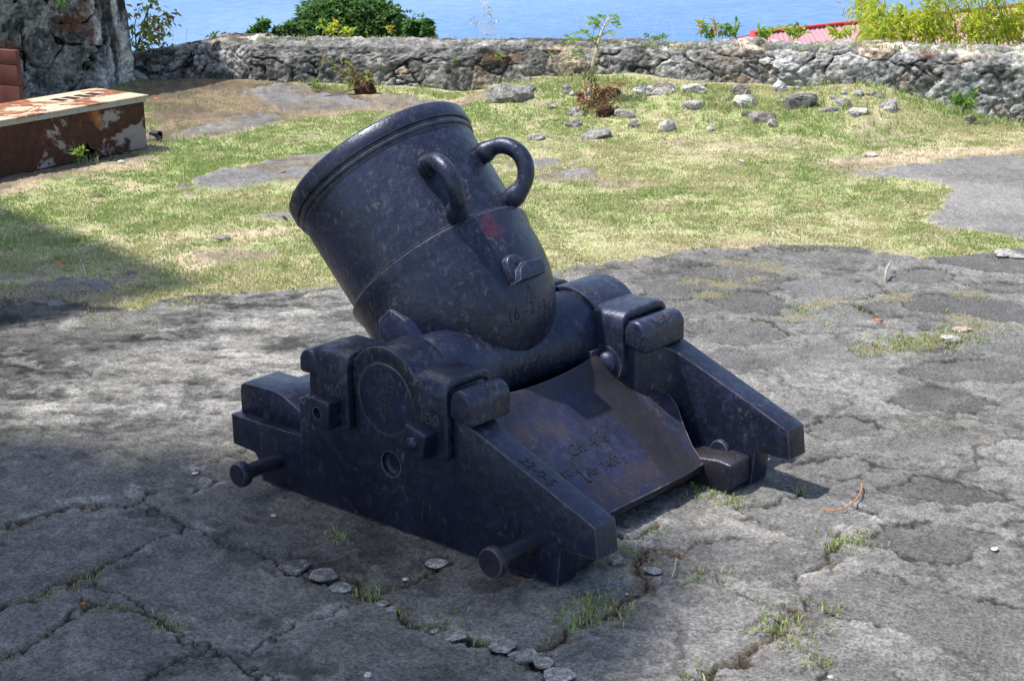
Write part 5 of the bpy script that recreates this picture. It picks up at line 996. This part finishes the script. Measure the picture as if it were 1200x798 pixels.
rg2 = rg; leaf_set(lf, [far(rg.uniform(684, 702), rg.uniform(84, 112), DS) for _ in range(26)], rg.normal(0, 1, (26, 3)), .04, .014, pick(rg, 26, *FRESH), rg)
put(st.link('stem', M_BARK), SAP); put(lf.link('foliage', M_LEAF, None, smooth=False), SAP)
def clump(name, px, py, wpx, hpx, col, seed, parent, amp=.5):
    q = at(px, py+hpx*.4); d = (q-CAM)@FW; bm = bmesh.new(); bmesh.ops.create_icosphere(bm, subdivisions=5, radius=1); V = np.array([v.co[:] for v in bm.verts]); F_ = np.array([[v.index for v in p.verts] for p in bm.faces]); bm.free()
    n1 = fbm3(V+seed, 2.0, 4, 60, .6)-.5; n2 = fbm3(V+seed, 8, 4, 64, .65)-.5; n3 = fbm3(V+seed, 22, 2, 68)-.5; V2 = V*(1+amp*1.5*n1+.45*n2+.22*n3)[:, None]; ex = np.array([RT[0], RT[1]]); ey = np.array([-RT[1], RT[0]]); s = d/F
    L = V2*np.array([wpx*.5*s, wpx*.36*s, hpx*.55*s]); Pw = np.stack([L[:, 0]*ex[0]+L[:, 1]*ey[0]+q[0], L[:, 0]*ex[1]+L[:, 1]*ey[1]+q[1], L[:, 2]+q[2]+hpx*.28*s], 1); c = np.asarray(col)*(1+2.2*n2+1.2*n3+n1)[:, None]; rd = ss(n2+n3*.5, .05, .16)[:, None]; c = c*(1-rd)+np.array([.24, .085, .045])*rd
    o = link(name, np_mesh(name, Pw, F_, c.clip(.008, .6)), M_ROCK); return put(o, parent)
clump('earth_clump', 700, 116, 50, 26, (.13, .085, .06), 3.3, SAP, .75); clump('earth_clump', 709, 130, 22, 18, (.055, .038, .028), 5.1, SAP); clump('earth_clump', 716, 108, 22, 14, (.07, .04, .03), 8.1, SAP)
mb = MB()
for k in range(40):
    a, b = rg.uniform(680, 722), rg.uniform(98, 132); q = far(a, b, DS-.08); mb.tube(spline([q, q+rg.normal(0, .025, 3), q+rg.normal(0, .05, 3)], 6), .0022, 4, (.26, .13, .07))
put(mb.link('roots', M_BARK), SAP)
# ---- small shrub leaning out of the wall foot
DB = (at(425, 106)-CAM)@FW-.05; SH = empty('shrub', tuple(at(427, 106)), 'small half dead shrub with green and red twigs at the wall foot', 'shrub'); st = MB(); lf = MB(); rg = np.random.default_rng(41)
for pts in ([(430, 104), (415, 92), (398, 80), (378, 70)], [(430, 104), (418, 88), (406, 74)], [(431, 103), (424, 90), (412, 78), (400, 72)], [(430, 104), (434, 94), (430, 86)], [(428, 104), (412, 98), (402, 92)], [(432, 104), (436, 98), (437, 92)], [(426, 103), (410, 88), (392, 84)]):
    P = spline([far(x, y, DB-.03*i) for i, (x, y) in enumerate(pts)], 18); st.tube(P, np.linspace(.005, .002, 18), 5, (.42, .22, .12)); i = rg.integers(3, 18, 26); leaf_set(lf, P[i], rg.normal(0, .8, (26, 3))+[-.2, 0, .4], rg.uniform(.02, .045, 26), .013, pick(rg, 26, (.20, .32, .05), (.30, .38, .06), (.38, .34, .08), (.42, .17, .07), (.12, .22, .04)), rg)
for (a, b, c, d) in ((400, 102, 372, 118), (428, 108, 395, 117)): st.tube(spline([far(a+20, b+2, DB), far((a+c)/2, (b+d)/2+2, DB-.1), at(c, d)+[0, 0, .01]], 12), .003, 5, (.20, .12, .08))
put(st.link('stem', M_BARK), SH); put(lf.link('foliage', M_LEAF, None, smooth=False), SH); clump('root_ball', 428, 103, 24, 15, (.045, .032, .024), 2.2, SH)
# ---- house with red roof far below
DH = 58.0; n1 = far(868, 37, DH-2); r0 = far(882, 27, DH); r1 = far(1300, 9, DH+10); n0 = r0
HO = empty('house', (float(r0[0]), float(r0[1]), -13.0), 'house far below with a pale red corrugated roof and red ridge', 'house'); ux = r1-r0; ux[2] = 0; LR = np.linalg.norm(ux); ux /= LR; vx = np.array([ux[1], -ux[0], 0]); vx = vx if vx@(CAM-r0) > 0 else -vx
zr = (r0[2]+r1[2])/2; run, drop = 4.2, 1.25
mb = MB(); nn = 120; xs_ = np.linspace(0, LR, nn*4+1); c0v = []
for j, t in enumerate(np.linspace(0, 1, 6)):
    e = np.maximum(0, run*t*.55-0)*0; rib = .035*(np.cos(xs_/.21*2*PI) > .55); left_cut = -run*t*.75; X0 = left_cut+(xs_/LR)*(LR-2*left_cut); P = r0[None]+ux*X0[:, None]+vx*(run*t); P[:, 2] = zr-drop*t+rib; c0v.append(P)
V = np.concatenate(c0v); w_ = len(xs_); fs = [(j*w_+i, j*w_+i+1, (j+1)*w_+i+1, (j+1)*w_+i) for j in range(5) for i in range(w_-1)]; mb.add(V, fs, (.44, .25, .27))
V2 = V.copy(); rel = V2-r0; V2 = V2-2*np.outer(rel@vx, vx); mb.add(V2, fs, (.44, .25, .27))
hip = [r0*[1, 1, 0]+[0, 0, zr], c0v[-1][0], c0v[-1][0]-2*vx*((c0v[-1][0]-r0)@vx)]; mb.add(hip, [(0, 1, 2)], (.48, .22, .23))
hip = [r0+ux*LR, c0v[-1][-1], c0v[-1][-1]-2*vx*((c0v[-1][-1]-r0)@vx)]; hip[0] = hip[0]*[1, 1, 0]+[0, 0, zr]; mb.add(hip, [(0, 1, 2)], (.48, .22, .23))
M_PAINT = colmat('painted sheet', (.93, 1.07), 3, .5, 0); put(mb.link('roof', M_PAINT, None, smooth=False), HO)
mb = MB(); rz = np.array([0, 0, .07]); A_ = r0*[1, 1, 0]+[0, 0, zr]; B_ = A_+ux*LR; mb.tube(np.array([A_+rz, B_+rz]), .07, 6, (.55, .06, .05)); mb.tube(np.array([A_+rz, c0v[-1][0]+rz]), .11, 6, (.55, .06, .05)); mb.tube(np.array([B_+rz, c0v[-1][-1]+rz]), .11, 6, (.55, .06, .05)); put(mb.link('ridge_cap', M_PAINT), HO)
bm = bmesh.new(); q = [A_-ux*2.5+vx*3.7, A_+ux*(LR+2.5)+vx*3.7, A_+ux*(LR+2.5)-vx*3.7, A_-ux*2.5-vx*3.7]; prism(bm, [(float(p[0]), float(p[1])) for p in q], 'z', -14.5, float(zr-drop+.05)); put(bm_link('wall', bm, NT('pale wall').set(Base_Color=(.6, .55, .48), Roughness=.9).m), HO)
# ---- unseen tree added at the left, its crown shaped to shade the near paving
rg = np.random.default_rng(88); zc = 8.5; k = zc/math.tan(R(SUN_EL)); sd = -SUN_H; e = np.array([.933, .359]); pN = np.array([.359, -.933]); edge0 = np.array([.25, -.19])-sd*k
ST = empty('added_shade_tree', (-4.4, -4.6, 0), 'tall unseen leafy tree added outside the left of the frame to shade the near paving', 'tree'); mb = MB(); tr = MB(); n = 15000
a_ = rg.uniform(-2.6, .36, n); b_ = rg.uniform(0, 1, n)**.75*2.5-.12+.14*(fbm2(a_*2.5, a_*0, 3, 89)-.5)*2; zz = rg.normal(0, .22, n); c2 = edge0+a_[:, None]*e+b_[:, None]*pN-sd*(zz/math.tan(R(SUN_EL)))[:, None]
leaf_set(mb, np.concatenate([c2, (zc+zz)[:, None]], 1), rg.normal(0, 1, (n, 3)), rg.uniform(.10, .18, n), .07, pick(rg, n, *DARKG), rg)
for k_ in range(14):
    j = rg.integers(0, n); tr.tube(spline([(-4.4, -4.6, 4.0), tuple((np.array([-4.4, -4.6])+c2[j])/2)+(6.4,), tuple(c2[j])+(zc-.1,)], 10), np.linspace(.07, .015, 10), 6, (.10, .08, .06))
tr.tube(spline([(-4.4, -4.6, -.1), (-4.35, -4.55, 1.5), (-4.4, -4.6, 4.3)], 10), np.linspace(.2, .12, 10), 10, (.10, .08, .06)); put(mb.link('crown', M_LEAF, None, smooth=False), ST); put(tr.link('trunk', M_BARK), ST)
# ================================================================= LIGHT
sh = SUN_H; S = Vector((sh[0]*math.cos(R(SUN_EL)), sh[1]*math.cos(R(SUN_EL)), math.sin(R(SUN_EL))))
sl = bpy.data.lights.new('sun', 'SUN'); sl.energy = 4.2; sl.angle = R(1.1); sl.color = (1.0, .955, .88); so = bpy.data.objects.new('sun', sl); COL.objects.link(so); so.rotation_euler = S.to_track_quat('Z', 'Y').to_euler()
W_ = bpy.data.worlds.new('World'); SC.world = W_; W_.use_nodes = True; t = W_.node_tree; t.nodes.clear(); sky = t.nodes.new('ShaderNodeTexSky'); sky.sky_type = 'NISHITA'; sky.sun_disc = False; sky.sun_elevation = R(SUN_EL); sky.sun_rotation = math.atan2(sh[0], sh[1]); sky.air_density = 1.0; sky.dust_density = 1.6; sky.ozone_density = 1.2
bg = t.nodes.new('ShaderNodeBackground'); bg.inputs[1].default_value = .15; ow = t.nodes.new('ShaderNodeOutputWorld'); t.links.new(sky.outputs[0], bg.inputs[0]); t.links.new(bg.outputs[0], ow.inputs[0])
SC.view_settings.view_transform = 'Standard'; SC.view_settings.look = 'None'; SC.view_settings.exposure = .62; SC.view_settings.gamma = 1; SC.view_settings.use_curve_mapping = False
SC.render.engine = 'CYCLES'; SC.cycles.max_bounces = 6; SC.cycles.use_denoising = True; SC.cycles.transparent_max_bounces = 8
